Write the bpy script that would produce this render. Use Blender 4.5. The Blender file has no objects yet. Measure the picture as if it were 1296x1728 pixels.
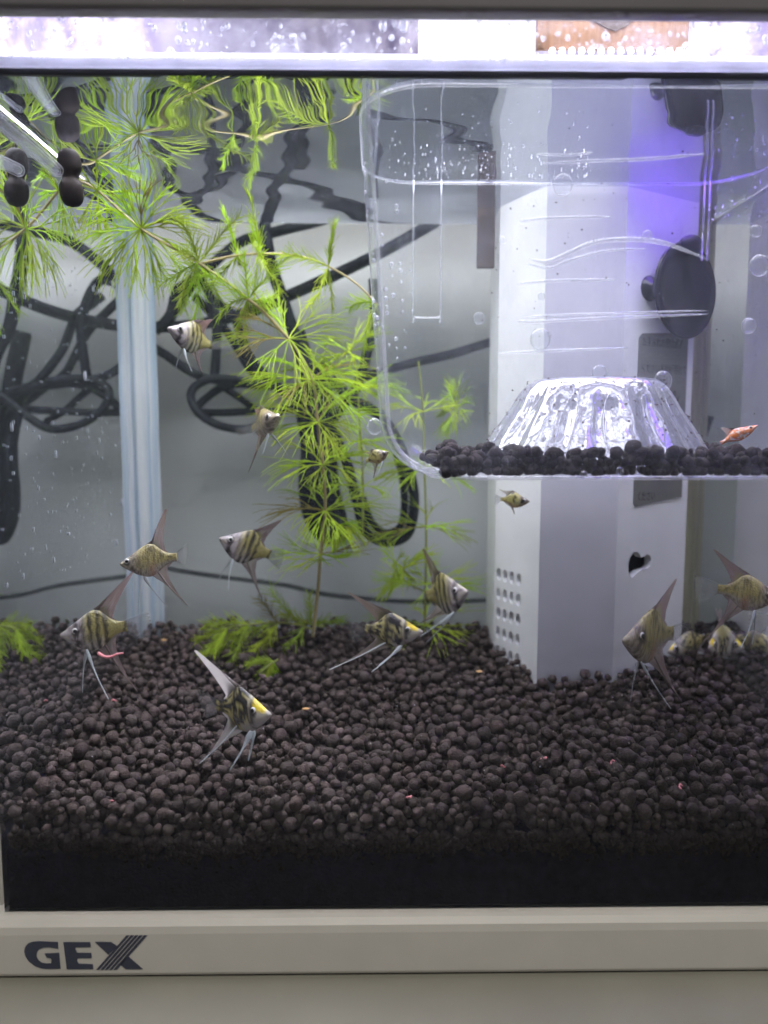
import bpy, math, random
import numpy as np
from mathutils import Vector, noise, Matrix
from mathutils.geometry import tessellate_polygon

random.seed(7); np.random.seed(7)
sc = bpy.context.scene
C = sc.collection
MM = 0.001                         # all lengths below are millimetres

# ------------------------------------------------------------------ camera
FPX = 1248.0                       # focal length in photo pixels (1296 x 1728)
PITCH, YAW = math.radians(5.9), math.radians(0.7)
CAM = Vector((-2.7, -225.0, 165.0))
FW = Vector((math.sin(YAW)*math.cos(PITCH), math.cos(YAW)*math.cos(PITCH), -math.sin(PITCH)))
RT = Vector((math.cos(YAW), -math.sin(YAW), 0))
UP = RT.cross(FW)
cam = bpy.data.cameras.new('camera'); camo = bpy.data.objects.new('camera', cam); C.objects.link(camo)
cam.sensor_fit = 'VERTICAL'; cam.sensor_height = 36; cam.sensor_width = 27; cam.lens = 26
cam.clip_start = 0.005; cam.clip_end = 50
camo.matrix_world = Matrix((( RT.x, UP.x, -FW.x, CAM.x*MM), (RT.y, UP.y, -FW.y, CAM.y*MM), (RT.z, UP.z, -FW.z, CAM.z*MM), (0,0,0,1)))
cam.dof.use_dof = True; cam.dof.focus_distance = 0.265; cam.dof.aperture_fstop = 7.5
sc.camera = camo

# ------------------------------------------------------------------ world, room fill light, exposure
w = bpy.data.worlds.new('World'); sc.world = w; w.use_nodes = True
bg = w.node_tree.nodes['Background']; bg.inputs[0].default_value = (0.82, 0.86, 0.95, 1); bg.inputs[1].default_value = 0.15
rl = bpy.data.lights.new('room_fill_light', 'AREA'); rl.shape = 'DISK'; rl.size = 0.7; rl.energy = 24; rl.color = (1.0, 0.97, 0.91)  # unseen area light added to brighten the front of the base
rlo = bpy.data.objects.new('room_fill_light', rl); C.objects.link(rlo); rlo.location = (0.2, -1.0, 1.75)
rlo.rotation_euler = (Vector((0,0,0.1)) - Vector(rlo.location)).to_track_quat('-Z', 'Y').to_euler()
LED = 13.5                          # strength of the aquarium lamp's panels
sc.view_settings.view_transform = 'Standard'; sc.view_settings.look = 'None'
sc.view_settings.gamma = 1; sc.view_settings.exposure = 0.0
try: sc.view_settings.use_curve_mapping = False
except Exception: pass
cy = sc.cycles
cy.max_bounces = 9; cy.transparent_max_bounces = 40; cy.glossy_bounces = 5; cy.transmission_bounces = 4; cy.diffuse_bounces = 3
cy.use_adaptive_sampling = True; cy.adaptive_threshold = 0.10; cy.adaptive_min_samples = 16
cy.use_light_tree = False; cy.use_denoising = True; cy.sample_clamp_indirect = 6.0
cy.caustics_reflective = True; cy.caustics_refractive = True; cy.blur_glossy = 0.3

def ray(u, v): return FW + RT*((u-648)/FPX) - UP*((v-864)/FPX)
def at(u, v, y):                   # the point on the plane Y = y behind photo pixel (u, v)
    d = ray(u, v); return CAM + d*((y - CAM.y)/d.y)
def atz(u, v, z):
    d = ray(u, v); return CAM + d*((z - CAM.z)/d.z)

# ------------------------------------------------------------------ key sizes
DEPTH = 155.0
XL = at(3, 1450, 0).x              # left pane
XR = at(1168, 900, DEPTH).x        # right pane
ZW = at(648, 124, 0).z             # water level
ZB = at(648, 1548, 0).z            # glass floor level
ZT = at(648, 12, 0).z              # lid rim
ZTABLE = at(648, 1648, -5).z       # table under the base
WALLY = 222.0

# ------------------------------------------------------------------ materials
def new_mat(name):
    m = bpy.data.materials.new(name); m.use_nodes = True
    nt = m.node_tree; nt.nodes.clear()
    out = nt.nodes.new('ShaderNodeOutputMaterial')
    return m, nt, out
def N(nt, t, **kw):
    n = nt.nodes.new(t)
    for k, v in kw.items():
        if k.startswith('i_'):
            n.inputs[k[2:].replace('_', ' ')].default_value = v
        else: setattr(n, k, v)
    return n
def c4(c): return (c[0], c[1], c[2], 1)
def objcoord(nt, scale):
    tc = N(nt, 'ShaderNodeTexCoord'); mp = N(nt, 'ShaderNodeMapping')
    nt.links.new(tc.outputs['Object'], mp.inputs[0]); mp.inputs['Scale'].default_value = (scale,)*3 if not isinstance(scale, tuple) else scale
    return mp.outputs[0]
def plain(name, col, rough=0.5, spec=0.5, var=0.12, vscale=120, bump=0.0, bscale=900, metallic=0, col2=None, trans=0.0):
    m, nt, out = new_mat(name)
    p = N(nt, 'ShaderNodeBsdfPrincipled'); p.inputs['Roughness'].default_value = rough
    p.inputs['Specular IOR Level'].default_value = spec; p.inputs['Metallic'].default_value = metallic
    vec = objcoord(nt, 1.0)
    no = N(nt, 'ShaderNodeTexNoise'); no.inputs['Scale'].default_value = vscale; no.inputs['Detail'].default_value = 6
    nt.links.new(vec, no.inputs['Vector'])
    rp = N(nt, 'ShaderNodeValToRGB'); e = rp.color_ramp.elements
    e[0].position = 0.3; e[1].position = 0.7
    b = col2 or tuple(x*(1-var) for x in col)
    e[0].color = c4(b); e[1].color = c4(tuple(min(1, x*(1+var)) for x in col) if not col2 else col)
    nt.links.new(no.outputs['Fac'], rp.inputs[0]); nt.links.new(rp.outputs[0], p.inputs['Base Color'])
    if bump:
        n2 = N(nt, 'ShaderNodeTexNoise'); n2.inputs['Scale'].default_value = bscale; n2.inputs['Detail'].default_value = 4
        nt.links.new(vec, n2.inputs['Vector'])
        bp = N(nt, 'ShaderNodeBump'); bp.inputs['Strength'].default_value = bump; bp.inputs['Distance'].default_value = 0.0004
        nt.links.new(n2.outputs['Fac'], bp.inputs['Height']); nt.links.new(bp.outputs[0], p.inputs['Normal'])
    sh = p.outputs[0]
    if trans:
        t = N(nt, 'ShaderNodeBsdfTranslucent'); nt.links.new(rp.outputs[0], t.inputs[0])
        mx = N(nt, 'ShaderNodeMixShader'); mx.inputs[0].default_value = trans
        nt.links.new(sh, mx.inputs[1]); nt.links.new(t.outputs[0], mx.inputs[2]); sh = mx.outputs[0]
    nt.links.new(sh, out.inputs[0])
    return m
def emit(name, col, s):
    m, nt, out = new_mat(name)
    e = N(nt, 'ShaderNodeEmission'); e.inputs[0].default_value = c4(col); e.inputs[1].default_value = s
    nt.links.new(e.outputs[0], out.inputs[0]); return m
def interface(name, ior, film=0.0, filmcol=(0.7,0.74,0.8), tint=(1,1,1), fscale=60, rough=0.0, filmlo=0.35, refl=(0.96,0.97,1)):
    """a surface between water/glass and air: Fresnel (with total reflection from the wet side), plus a thin pale film for mist and painted-in haze"""
    m, nt, out = new_mat(name)
    fr = N(nt, 'ShaderNodeFresnel'); fr.inputs[0].default_value = ior
    tr = N(nt, 'ShaderNodeBsdfTransparent'); tr.inputs[0].default_value = c4(tint)
    gl = N(nt, 'ShaderNodeBsdfGlossy'); gl.inputs['Roughness'].default_value = rough; gl.inputs[0].default_value = (refl[0],refl[1],refl[2],1)
    mx = N(nt, 'ShaderNodeMixShader')
    nt.links.new(fr.outputs[0], mx.inputs[0]); nt.links.new(tr.outputs[0], mx.inputs[1]); nt.links.new(gl.outputs[0], mx.inputs[2])
    sh = mx.outputs[0]
    if film:
        vec = objcoord(nt, 1.0)
        no = N(nt, 'ShaderNodeTexNoise'); no.inputs['Scale'].default_value = fscale; no.inputs['Detail'].default_value = 8
        nt.links.new(vec, no.inputs['Vector'])
        mr = N(nt, 'ShaderNodeMapRange'); mr.inputs[1].default_value = 0.35; mr.inputs[2].default_value = 0.75
        mr.inputs[3].default_value = film*filmlo; mr.inputs[4].default_value = film
        nt.links.new(no.outputs['Fac'], mr.inputs[0])
        df = N(nt, 'ShaderNodeBsdfDiffuse'); df.inputs[0].default_value = c4(filmcol)
        tl = N(nt, 'ShaderNodeBsdfTranslucent'); tl.inputs[0].default_value = c4(filmcol)
        ad = N(nt, 'ShaderNodeMixShader'); ad.inputs[0].default_value = 0.5
        nt.links.new(df.outputs[0], ad.inputs[1]); nt.links.new(tl.outputs[0], ad.inputs[2])
        m2 = N(nt, 'ShaderNodeMixShader'); nt.links.new(mr.outputs[0], m2.inputs[0])
        nt.links.new(sh, m2.inputs[1]); nt.links.new(ad.outputs[0], m2.inputs[2]); sh = m2.outputs[0]
    nt.links.new(sh, out.inputs[0]); return m
def clear(name, edge=0.55, base=0.03, power=3.0, film=0.03, filmcol=(0.85,0.87,1), rough=0.03, tint=(0.985,0.99,1), bump=0.0, edgefilm=0.0, smear=0.0):
    """clear moulded plastic or bubble skin: see-through face-on, shiny and whitish at grazing angles"""
    m, nt, out = new_mat(name)
    lw = N(nt, 'ShaderNodeLayerWeight'); lw.inputs[0].default_value = 0.5
    pw = N(nt, 'ShaderNodeMath', operation='POWER'); pw.inputs[1].default_value = power
    nt.links.new(lw.outputs['Facing'], pw.inputs[0])
    ma = N(nt, 'ShaderNodeMath', operation='MULTIPLY_ADD'); ma.inputs[1].default_value = edge; ma.inputs[2].default_value = base
    nt.links.new(pw.outputs[0], ma.inputs[0])
    tr = N(nt, 'ShaderNodeBsdfTransparent'); tr.inputs[0].default_value = c4(tint)
    gl = N(nt, 'ShaderNodeBsdfGlossy'); gl.inputs['Roughness'].default_value = rough
    if bump:
        vec = objcoord(nt, 1.0); n2 = N(nt, 'ShaderNodeTexNoise'); n2.inputs['Scale'].default_value = 60; n2.inputs['Detail'].default_value = 3
        nt.links.new(vec, n2.inputs['Vector'])
        bp = N(nt, 'ShaderNodeBump'); bp.inputs['Strength'].default_value = bump; bp.inputs['Distance'].default_value = 0.003
        nt.links.new(n2.outputs['Fac'], bp.inputs['Height']); nt.links.new(bp.outputs[0], gl.inputs['Normal'])
    mx = N(nt, 'ShaderNodeMixShader'); nt.links.new(ma.outputs[0], mx.inputs[0])
    nt.links.new(tr.outputs[0], mx.inputs[1]); nt.links.new(gl.outputs[0], mx.inputs[2])
    df = N(nt, 'ShaderNodeBsdfDiffuse'); df.inputs[0].default_value = c4(filmcol)
    tl = N(nt, 'ShaderNodeBsdfTranslucent'); tl.inputs[0].default_value = c4(filmcol)
    ad = N(nt, 'ShaderNodeMixShader'); ad.inputs[0].default_value = 0.5
    nt.links.new(df.outputs[0], ad.inputs[1]); nt.links.new(tl.outputs[0], ad.inputs[2])
    m2 = N(nt, 'ShaderNodeMixShader'); m2.inputs[0].default_value = film
    if edgefilm:  # rim highlights put into the colour as a whiter film
        me_ = N(nt, 'ShaderNodeMath', operation='MULTIPLY_ADD'); me_.inputs[1].default_value = edgefilm; me_.inputs[2].default_value = film
        nt.links.new(pw.outputs[0], me_.inputs[0]); nt.links.new(me_.outputs[0], m2.inputs[0])
    if smear:                       # dried smears and fine scratches on the plastic
        v2 = objcoord(nt, (1.0,1.0,0.35)); n3 = N(nt,'ShaderNodeTexNoise'); n3.inputs['Scale'].default_value = 70; n3.inputs['Detail'].default_value = 9; n3.inputs['Roughness'].default_value = 0.7; nt.links.new(v2, n3.inputs['Vector'])
        mr3 = N(nt,'ShaderNodeMapRange'); mr3.inputs[1].default_value = 0.5; mr3.inputs[2].default_value = 0.78; mr3.inputs[3].default_value = 0; mr3.inputs[4].default_value = smear; nt.links.new(n3.outputs['Fac'], mr3.inputs[0])
        a3 = N(nt,'ShaderNodeMath', operation='ADD'); nt.links.new(mr3.outputs[0], a3.inputs[0])
        if edgefilm: nt.links.new(me_.outputs[0], a3.inputs[1])
        else: a3.inputs[1].default_value = film
        nt.links.new(a3.outputs[0], m2.inputs[0])
    nt.links.new(mx.outputs[0], m2.inputs[1]); nt.links.new(ad.outputs[0], m2.inputs[2])
    nt.links.new(m2.outputs[0], out.inputs[0]); return m
def attr_mat(name, rough=0.5, spec=0.4, alpha=False, trans=0.0, bump=0.0, bscale=900):
    m, nt, out = new_mat(name)
    a = N(nt, 'ShaderNodeAttribute', attribute_name='Col')
    p = N(nt, 'ShaderNodeBsdfPrincipled'); p.inputs['Roughness'].default_value = rough; p.inputs['Specular IOR Level'].default_value = spec
    nt.links.new(a.outputs['Color'], p.inputs['Base Color'])
    if bump:
        vec = objcoord(nt, 1.0); n2 = N(nt, 'ShaderNodeTexNoise'); n2.inputs['Scale'].default_value = bscale; n2.inputs['Detail'].default_value = 5
        nt.links.new(vec, n2.inputs['Vector'])
        bp = N(nt, 'ShaderNodeBump'); bp.inputs['Strength'].default_value = bump; bp.inputs['Distance'].default_value = 0.0005
        nt.links.new(n2.outputs['Fac'], bp.inputs['Height']); nt.links.new(bp.outputs[0], p.inputs['Normal'])
    sh = p.outputs[0]
    if trans:
        t = N(nt, 'ShaderNodeBsdfTranslucent'); nt.links.new(a.outputs['Color'], t.inputs[0])
        mx = N(nt, 'ShaderNodeMixShader'); mx.inputs[0].default_value = trans
        nt.links.new(sh, mx.inputs[1]); nt.links.new(t.outputs[0], mx.inputs[2]); sh = mx.outputs[0]
    if alpha:
        tr = N(nt, 'ShaderNodeBsdfTransparent'); mx = N(nt, 'ShaderNodeMixShader')
        nt.links.new(a.outputs['Alpha'], mx.inputs[0]); nt.links.new(tr.outputs[0], mx.inputs[1]); nt.links.new(sh, mx.inputs[2]); sh = mx.outputs[0]
    nt.links.new(sh, out.inputs[0]); return m

M = {}
M['wall']   = plain('painted_wall', (0.74,0.74,0.76), 0.9, 0.2, 0.05, 20, 0.5, 500)
M['table']  = plain('table_laminate', (0.20,0.19,0.155), 0.55, 0.4, 0.06, 30, 0.1, 1500)
M['base']   = plain('base_plastic', (0.50,0.47,0.425), 0.42, 0.45, 0.04, 60, 0.12, 2500)
M['logo']   = plain('logo_print', (0.045,0.05,0.075), 0.5, 0.3, 0.1)
M['lid']    = plain('lid_plastic', (0.16,0.145,0.15), 0.5, 0.4, 0.06, 40, 0.1, 1500)
M['front_glass'] = interface('front_glass', 1.33, film=0.016, fscale=35, filmcol=(0.6,0.64,0.9))  # bluish film paints a reflected tint onto the pane
M['side_glass']  = interface('side_glass', 1.33, film=0.08, fscale=28, filmcol=(0.55,0.6,0.66))
M['back_glass']  = interface('back_glass', 1.09, film=0.075, fscale=14, filmcol=(0.50,0.61,0.57), filmlo=0.6, tint=(0.95,0.98,0.965))  # milky film paints the haze of the water onto the pane
M['mist']   = interface('condensation', 1.02, film=0.42, fscale=60, filmcol=(0.75,0.74,0.9), filmlo=0.0)
M['water']  = interface('water_surface', 1.33, film=0.03, fscale=50, filmcol=(0.5,0.52,0.6), refl=(0.72,0.74,0.82))
def streaked(name, a, b, sc_=260, trans=0.5):
    m, nt, out = new_mat(name)
    vec = objcoord(nt, (1.0,1.0,0.012))
    no = N(nt,'ShaderNodeTexNoise'); no.inputs['Scale'].default_value = sc_; no.inputs['Detail'].default_value = 3; nt.links.new(vec, no.inputs['Vector'])
    rp = N(nt,'ShaderNodeValToRGB'); e = rp.color_ramp.elements; e[0].position = 0.40; e[1].position = 0.60; e[0].color = c4(a); e[1].color = c4(b)
    nt.links.new(no.outputs['Fac'], rp.inputs[0])
    p = N(nt,'ShaderNodeBsdfPrincipled'); p.inputs['Roughness'].default_value = 0.22; nt.links.new(rp.outputs[0], p.inputs['Base Color'])
    t = N(nt,'ShaderNodeBsdfTranslucent'); nt.links.new(rp.outputs[0], t.inputs[0])
    mx = N(nt,'ShaderNodeMixShader'); mx.inputs[0].default_value = trans
    nt.links.new(p.outputs[0], mx.inputs[1]); nt.links.new(t.outputs[0], mx.inputs[2]); nt.links.new(mx.outputs[0], out.inputs[0]); return m
M['silicone'] = streaked('silicone_bead', (0.56,0.70,0.82), (0.95,0.98,1.0))  # whitish streaks paint the light piped along the bead
M['silicone_y'] = streaked('aged_silicone_bead', (0.52,0.52,0.42), (0.74,0.72,0.56), 120)
M['seam_dark'] = plain('black_silicone', (0.02,0.02,0.03), 0.35, 0.5)
M['strip']  = plain('waterline_strip', (0.72,0.72,0.82), 0.2, 0.6, 0.15, 90, trans=0.6)
M['filter'] = plain('filter_white_plastic', (0.85,0.86,0.88), 0.4, 0.4, 0.05, 45)
M['filter_grey'] = plain('filter_grey_panel', (0.60,0.60,0.66), 0.4, 0.4, 0.07, 25)
M['dark']   = plain('dark_void', (0.012,0.012,0.016), 0.6, 0.2)
M['plate']  = plain('label_plate', (0.20,0.20,0.19), 0.4, 0.4, 0.08, 60)
M['ink']    = plain('label_ink', (0.03,0.03,0.035), 0.6, 0.2)
M['rubber'] = plain('black_rubber', (0.010,0.010,0.017), 0.3, 0.45, 0.3, 200)
M['brownrubber'] = plain('dusty_black_rubber', (0.030,0.021,0.016), 0.6, 0.2, 0.3, 90, col2=(0.006,0.005,0.007))
M['cable']  = plain('cable_sheath', (0.007,0.009,0.016), 0.6, 0.25, 0.2, 100)
M['cord']   = plain('grey_cord', (0.10,0.105,0.11), 0.6, 0.2, 0.2, 100)
M['tube']   = clear('clear_tube', edge=0.4, base=0.02, power=2.0, film=0.06, rough=0.35)
M['box']    = clear('breeding_box_plastic', edge=0.75, base=0.03, power=3.5, film=0.03, bump=0.25, edgefilm=0.10, smear=0.13, filmcol=(0.78,0.82,1.0))
M['bead']   = clear('moulded_rib', edge=0.35, base=0.14, power=1.5, film=0.13, rough=0.12, edgefilm=0.18, filmcol=(0.92,0.93,1.0))
M['dome']   = clear('dome_plastic', edge=0.7, base=0.28, power=2.0, film=0.24, rough=0.05, bump=0.4, filmcol=(0.82,0.82,1.0))  # violet-white film paints the glow inside the dome
M['bubble'] = clear('air_bubble_skin', edge=0.9, base=0.03, power=2.0, film=0.05, rough=0.05, edgefilm=0.55)
M['droplet']= clear('droplet', edge=0.8, base=0.08, power=1.5, film=0.15, rough=0.03, edgefilm=0.5)
M['rust']   = plain('brown_strip', (0.10,0.08,0.072), 0.7, 0.2, 0.4, 120)
M['granule']= attr_mat('soil_granule', 0.9, 0.2, bump=1.0, bscale=1500)
M['bed']    = plain('packed_wet_soil', (0.010,0.010,0.024), 0.7, 0.12, 0.5, 300, 0.6, 900)
M['grit']   = plain('white_grit', (0.7,0.68,0.66), 0.4, 0.5)
M['worm']   = plain('pink_worm', (0.70,0.24,0.26), 0.4, 0.5, 0.15, 300)
M['flake']  = plain('ochre_flake', (0.55,0.33,0.14), 0.6, 0.3, 0.2, 300)
M['debris'] = plain('brown_debris', (0.07,0.045,0.035), 0.8, 0.2, 0.3, 300)
M['speck']  = plain('white_speck', (0.62,0.65,0.7), 0.5, 0.4, trans=0.4)
M['leaf']   = attr_mat('feathery_leaf', 0.45, 0.35, trans=0.45)
M['stem']   = plain('plant_stem', (0.34,0.38,0.10), 0.45, 0.4, 0.2, 60, trans=0.25)
M['stem_tan'] = plain('tan_plant_stem', (0.50,0.42,0.20), 0.45, 0.4, 0.2, 60, trans=0.25)
M['fish']   = attr_mat('fish_skin', 0.24, 0.8, bump=0.6, bscale=1700)
M['fin']    = attr_mat('fin_membrane', 0.4, 0.4, alpha=True, trans=0.6)
M['ray_white'] = plain('pale_filament', (0.88,0.93,0.97), 0.3, 0.5, 0.04, trans=0.4)
M['eye']    = plain('eye_iris', (0.80,0.76,0.74), 0.15, 0.8, 0.1, 800)
M['pupil']  = plain('eye_pupil', (0.006,0.006,0.008), 0.08, 0.8)
M['cardboard'] = plain('cardboard', (0.33,0.20,0.125), 0.85, 0.2, 0.10, 150)
M['led']    = emit('led_panel', (0.90,0.90,1.0), LED)
M['led_soft'] = emit('lit_window', (0.88,0.84,1.0), 1.7)
M['violet_fill'] = emit('violet_fill_panel', (0.26,0.13,1.0), LED*0.85)
M['led_dot'] = emit('led_dot', (0.95,0.88,1.0), 9)

# lamp cover: mottled violet glow painted into its emission
def glow_cover():
    m, nt, out = new_mat('painted_glow_cover')
    vec = objcoord(nt, (1.0, 1.0, 0.7))
    no = N(nt, 'ShaderNodeTexNoise'); no.inputs['Scale'].default_value = 70; no.inputs['Detail'].default_value = 9; no.inputs['Roughness'].default_value = 0.65
    nt.links.new(vec, no.inputs['Vector'])
    rp = N(nt, 'ShaderNodeValToRGB'); e = rp.color_ramp.elements
    e[0].position = 0.38; e[0].color = (0.24,0.20,0.36,1); e[1].position = 0.70; e[1].color = (0.85,0.78,1.0,1)
    nt.links.new(no.outputs['Fac'], rp.inputs[0])
    # bright spots painted along the cover, strongest at its two ends
    tc = N(nt, 'ShaderNodeTexCoord'); sx = N(nt, 'ShaderNodeSeparateXYZ'); nt.links.new(tc.outputs['Object'], sx.inputs[0])
    mr = N(nt, 'ShaderNodeMapRange'); mr.inputs[1].default_value = -0.140; mr.inputs[2].default_value = 0.140
    ad = N(nt, 'ShaderNodeMath', operation='MULTIPLY_ADD'); ad.inputs[1].default_value = 0.05; nt.links.new(no.outputs['Fac'], ad.inputs[0]); nt.links.new(sx.outputs[0], ad.inputs[2])
    nt.links.new(ad.outputs[0], mr.inputs[0])
    r2 = N(nt, 'ShaderNodeValToRGB'); el = r2.color_ramp.elements
    el[0].position = 0.20; el[0].color = (3.0,3.0,3.0,1); el[1].position = 0.33; el[1].color = (0.75,0.75,0.75,1)
    for p, v in ((0.50,0.7),(0.58,1.4),(0.82,1.2),(0.90,2.6)):
        q = el.new(p); q.color = (v,v,v,1)
    nt.links.new(mr.outputs[0], r2.inputs[0])
    mu = N(nt, 'ShaderNodeMix', data_type='RGBA', blend_type='MULTIPLY'); mu.inputs[0].default_value = 1
    nt.links.new(rp.outputs[0], mu.inputs[6]); nt.links.new(r2.outputs[0], mu.inputs[7])
    em = N(nt, 'ShaderNodeEmission'); em.inputs[1].default_value = 1.0
    nt.links.new(mu.outputs[2], em.inputs[0]); nt.links.new(em.outputs[0], out.inputs[0]); return m
M['glow_cover'] = glow_cover()

# ------------------------------------------------------------------ mesh helpers (millimetres, world)
LOC = {}
def mk(name, verts, faces, mat, loc, smooth=True, cols=None):
    me = bpy.data.meshes.new(name)
    L = np.array(loc)
    v = (np.asarray([tuple(p) for p in verts], dtype=float) - L)*MM
    me.from_pydata(v.tolist(), [], [tuple(f) for f in faces])
    if smooth and len(me.polygons): me.polygons.foreach_set('use_smooth', np.ones(len(me.polygons), dtype=bool))
    if cols is not None:
        a = me.color_attributes.new('Col', 'FLOAT_COLOR', 'POINT')
        a.data.foreach_set('color', np.asarray(cols, dtype=np.float32).reshape(-1))
    me.materials.append(mat); me.update()
    o = bpy.data.objects.new(name, me); C.objects.link(o)
    return o
def thing(name, label, cat, loc, group=None):
    o = bpy.data.objects.new(name, None); o.empty_display_size = 0.005; C.objects.link(o)
    o.location = Vector(loc)*MM; LOC[o.name] = tuple(loc)
    tag(o, label, cat, group); return o
def tag(o, label=None, cat=None, group=None, kind=None):
    if label: o['label'] = label
    if cat: o['category'] = cat
    if group: o['group'] = group
    if kind: o['kind'] = kind
def part(name, vf, mat, parent, smooth=True, cols=None, label=None):
    loc = LOC[parent.name]
    o = mk(name, vf[0], vf[1], mat, loc, smooth, cols); o.parent = parent; LOC[o.name] = loc
    if label: o['label'] = label
    return o
def single(name, vf, mat, label=None, cat=None, group=None, kind=None, smooth=True, cols=None):
    a = np.asarray([tuple(p) for p in vf[0]], dtype=float)
    loc = ((a[:,0].min()+a[:,0].max())/2, (a[:,1].min()+a[:,1].max())/2, a[:,2].min())
    o = mk(name, vf[0], vf[1], mat, loc, smooth, cols); o.location = Vector(loc)*MM; LOC[o.name] = loc
    tag(o, label, cat, group, kind); return o
def join(*vfs):
    V, F = [], []
    for v, f in vfs:
        n = len(V); V += list(v); F += [tuple(i+n for i in q) for q in f]
    return V, F
def boxm(x0, x1, y0, y1, z0, z1, bev=0.0):
    if bev <= 0:
        V = [(x,y,z) for x in (x0,x1) for y in (y0,y1) for z in (z0,z1)]
        return V, [(0,1,3,2),(4,6,7,5),(0,4,5,1),(2,3,7,6),(0,2,6,4),(1,5,7,3)]
    import bmesh
    bm = bmesh.new(); bmesh.ops.create_cube(bm, size=1)
    for v in bm.verts:
        v.co = Vector((x0 if v.co.x<0 else x1, y0 if v.co.y<0 else y1, z0 if v.co.z<0 else z1))
    bmesh.ops.bevel(bm, geom=bm.edges[:], offset=bev, segments=3, affect='EDGES', profile=0.5)
    bm.verts.index_update(); V = [tuple(v.co) for v in bm.verts]; F = [tuple(v.index for v in f.verts) for f in bm.faces]; bm.free(); return V, F
def smoothpath(pts, n):
    P = [Vector(p) for p in pts]
    if len(P) == 2: return [P[0].lerp(P[1], i/n) for i in range(n+1)]
    out = []
    m = len(P)-1
    for k in range(m):
        p0 = P[max(k-1,0)]; p1 = P[k]; p2 = P[k+1]; p3 = P[min(k+2,m)]
        for i in range(n):
            t = i/n
            out.append(0.5*((2*p1)+(p2-p0)*t+(2*p0-5*p1+4*p2-p3)*t*t+(3*p1-p0-3*p2+p3)*t**3))
    out.append(P[-1]); return out
def tube(pts, r, n=8, cap=True):
    P = [Vector(p) for p in pts]; V, F = [], []
    R = r if isinstance(r, (list, tuple, np.ndarray)) else [r]*len(P)
    t = (P[1]-P[0]).normalized(); a = t.orthogonal().normalized()
    for i, p in enumerate(P):
        t = (P[min(i+1,len(P)-1)]-P[max(i-1,0)])
        t = t.normalized() if t.length > 1e-9 else Vector((0,0,1))
        a = (a - t*a.dot(t)); a = a.normalized() if a.length > 1e-6 else t.orthogonal().normalized()
        b = t.cross(a)
        for k in range(n):
            g = 2*math.pi*k/n; V.append(p + (a*math.cos(g)+b*math.sin(g))*R[i])
    for i in range(len(P)-1):
        for k in range(n):
            k2 = (k+1)%n; F.append((i*n+k, i*n+k2, (i+1)*n+k2, (i+1)*n+k))
    if cap: F.append(tuple(range(n-1,-1,-1))); F.append(tuple((len(P)-1)*n+k for k in range(n)))
    return V, F
def lathe(center, axis, prof, n=32, mod=None):
    """prof: list of (radius, height along axis)"""
    ax = Vector(axis).normalized(); a = ax.orthogonal().normalized(); b = ax.cross(a); c = Vector(center); V, F = [], []
    for j, (r, h) in enumerate(prof):
        for k in range(n):
            g = 2*math.pi*k/n; rr = r*(mod(g, j) if mod else 1)
            V.append(c + ax*h + (a*math.cos(g)+b*math.sin(g))*rr)
    for j in range(len(prof)-1):
        for k in range(n):
            k2=(k+1)%n; F.append((j*n+k, j*n+k2, (j+1)*n+k2, (j+1)*n+k))
    return V, F
def ellipsoid(c, ax, ay, az, n=16, m=10):
    V, F = [], []; c = Vector(c)
    for j in range(m+1):
        th = math.pi*j/m
        for k in range(n):
            g = 2*math.pi*k/n
            V.append(c + ax*(math.sin(th)*math.cos(g)) + ay*(math.sin(th)*math.sin(g)) + az*math.cos(th))
    for j in range(m):
        for k in range(n):
            k2=(k+1)%n; F.append((j*n+k, (j+1)*n+k, (j+1)*n+k2, j*n+k2))
    return V, F
X3, Y3, Z3 = Vector((1,0,0)), Vector((0,1,0)), Vector((0,0,1))
def ball(c, r, n=12, m=8): return ellipsoid(c, X3*r, Y3*r, Z3*r, n, m)
def poly_plate(outer, holes, to3, thick):
    """flat plate with holes; to3(x, y, d) maps plate coordinates to the world; d = depth behind the face"""
    loops = [[Vector((x,y,0)) for x,y in outer]] + [[Vector((x,y,0)) for x,y in h] for h in holes]
    flat = [p for l in loops for p in l]; tri = tessellate_polygon(loops); n = len(flat)
    V = [to3(p.x, p.y, 0) for p in flat] + [to3(p.x, p.y, thick) for p in flat]
    F = [tuple(t) for t in tri] + [tuple(i+n for i in reversed(t)) for t in tri]
    s = 0
    for l in loops:
        m = len(l)
        for i in range(m): a, b = s+i, s+(i+1)%m; F.append((a, b, b+n, a+n))
        s += m
    return V, F

# ================================================================== THE SETTING
def build_setting():
    o = single('wall', boxm(-700, 700, WALLY, WALLY+20, ZTABLE-5, 560), M['wall'], kind='structure', smooth=False)
    o = single('table_top', boxm(-700, 700, -400, WALLY-0.5, ZTABLE-30, ZTABLE), M['table'], kind='structure', smooth=False)
build_setting()

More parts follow.
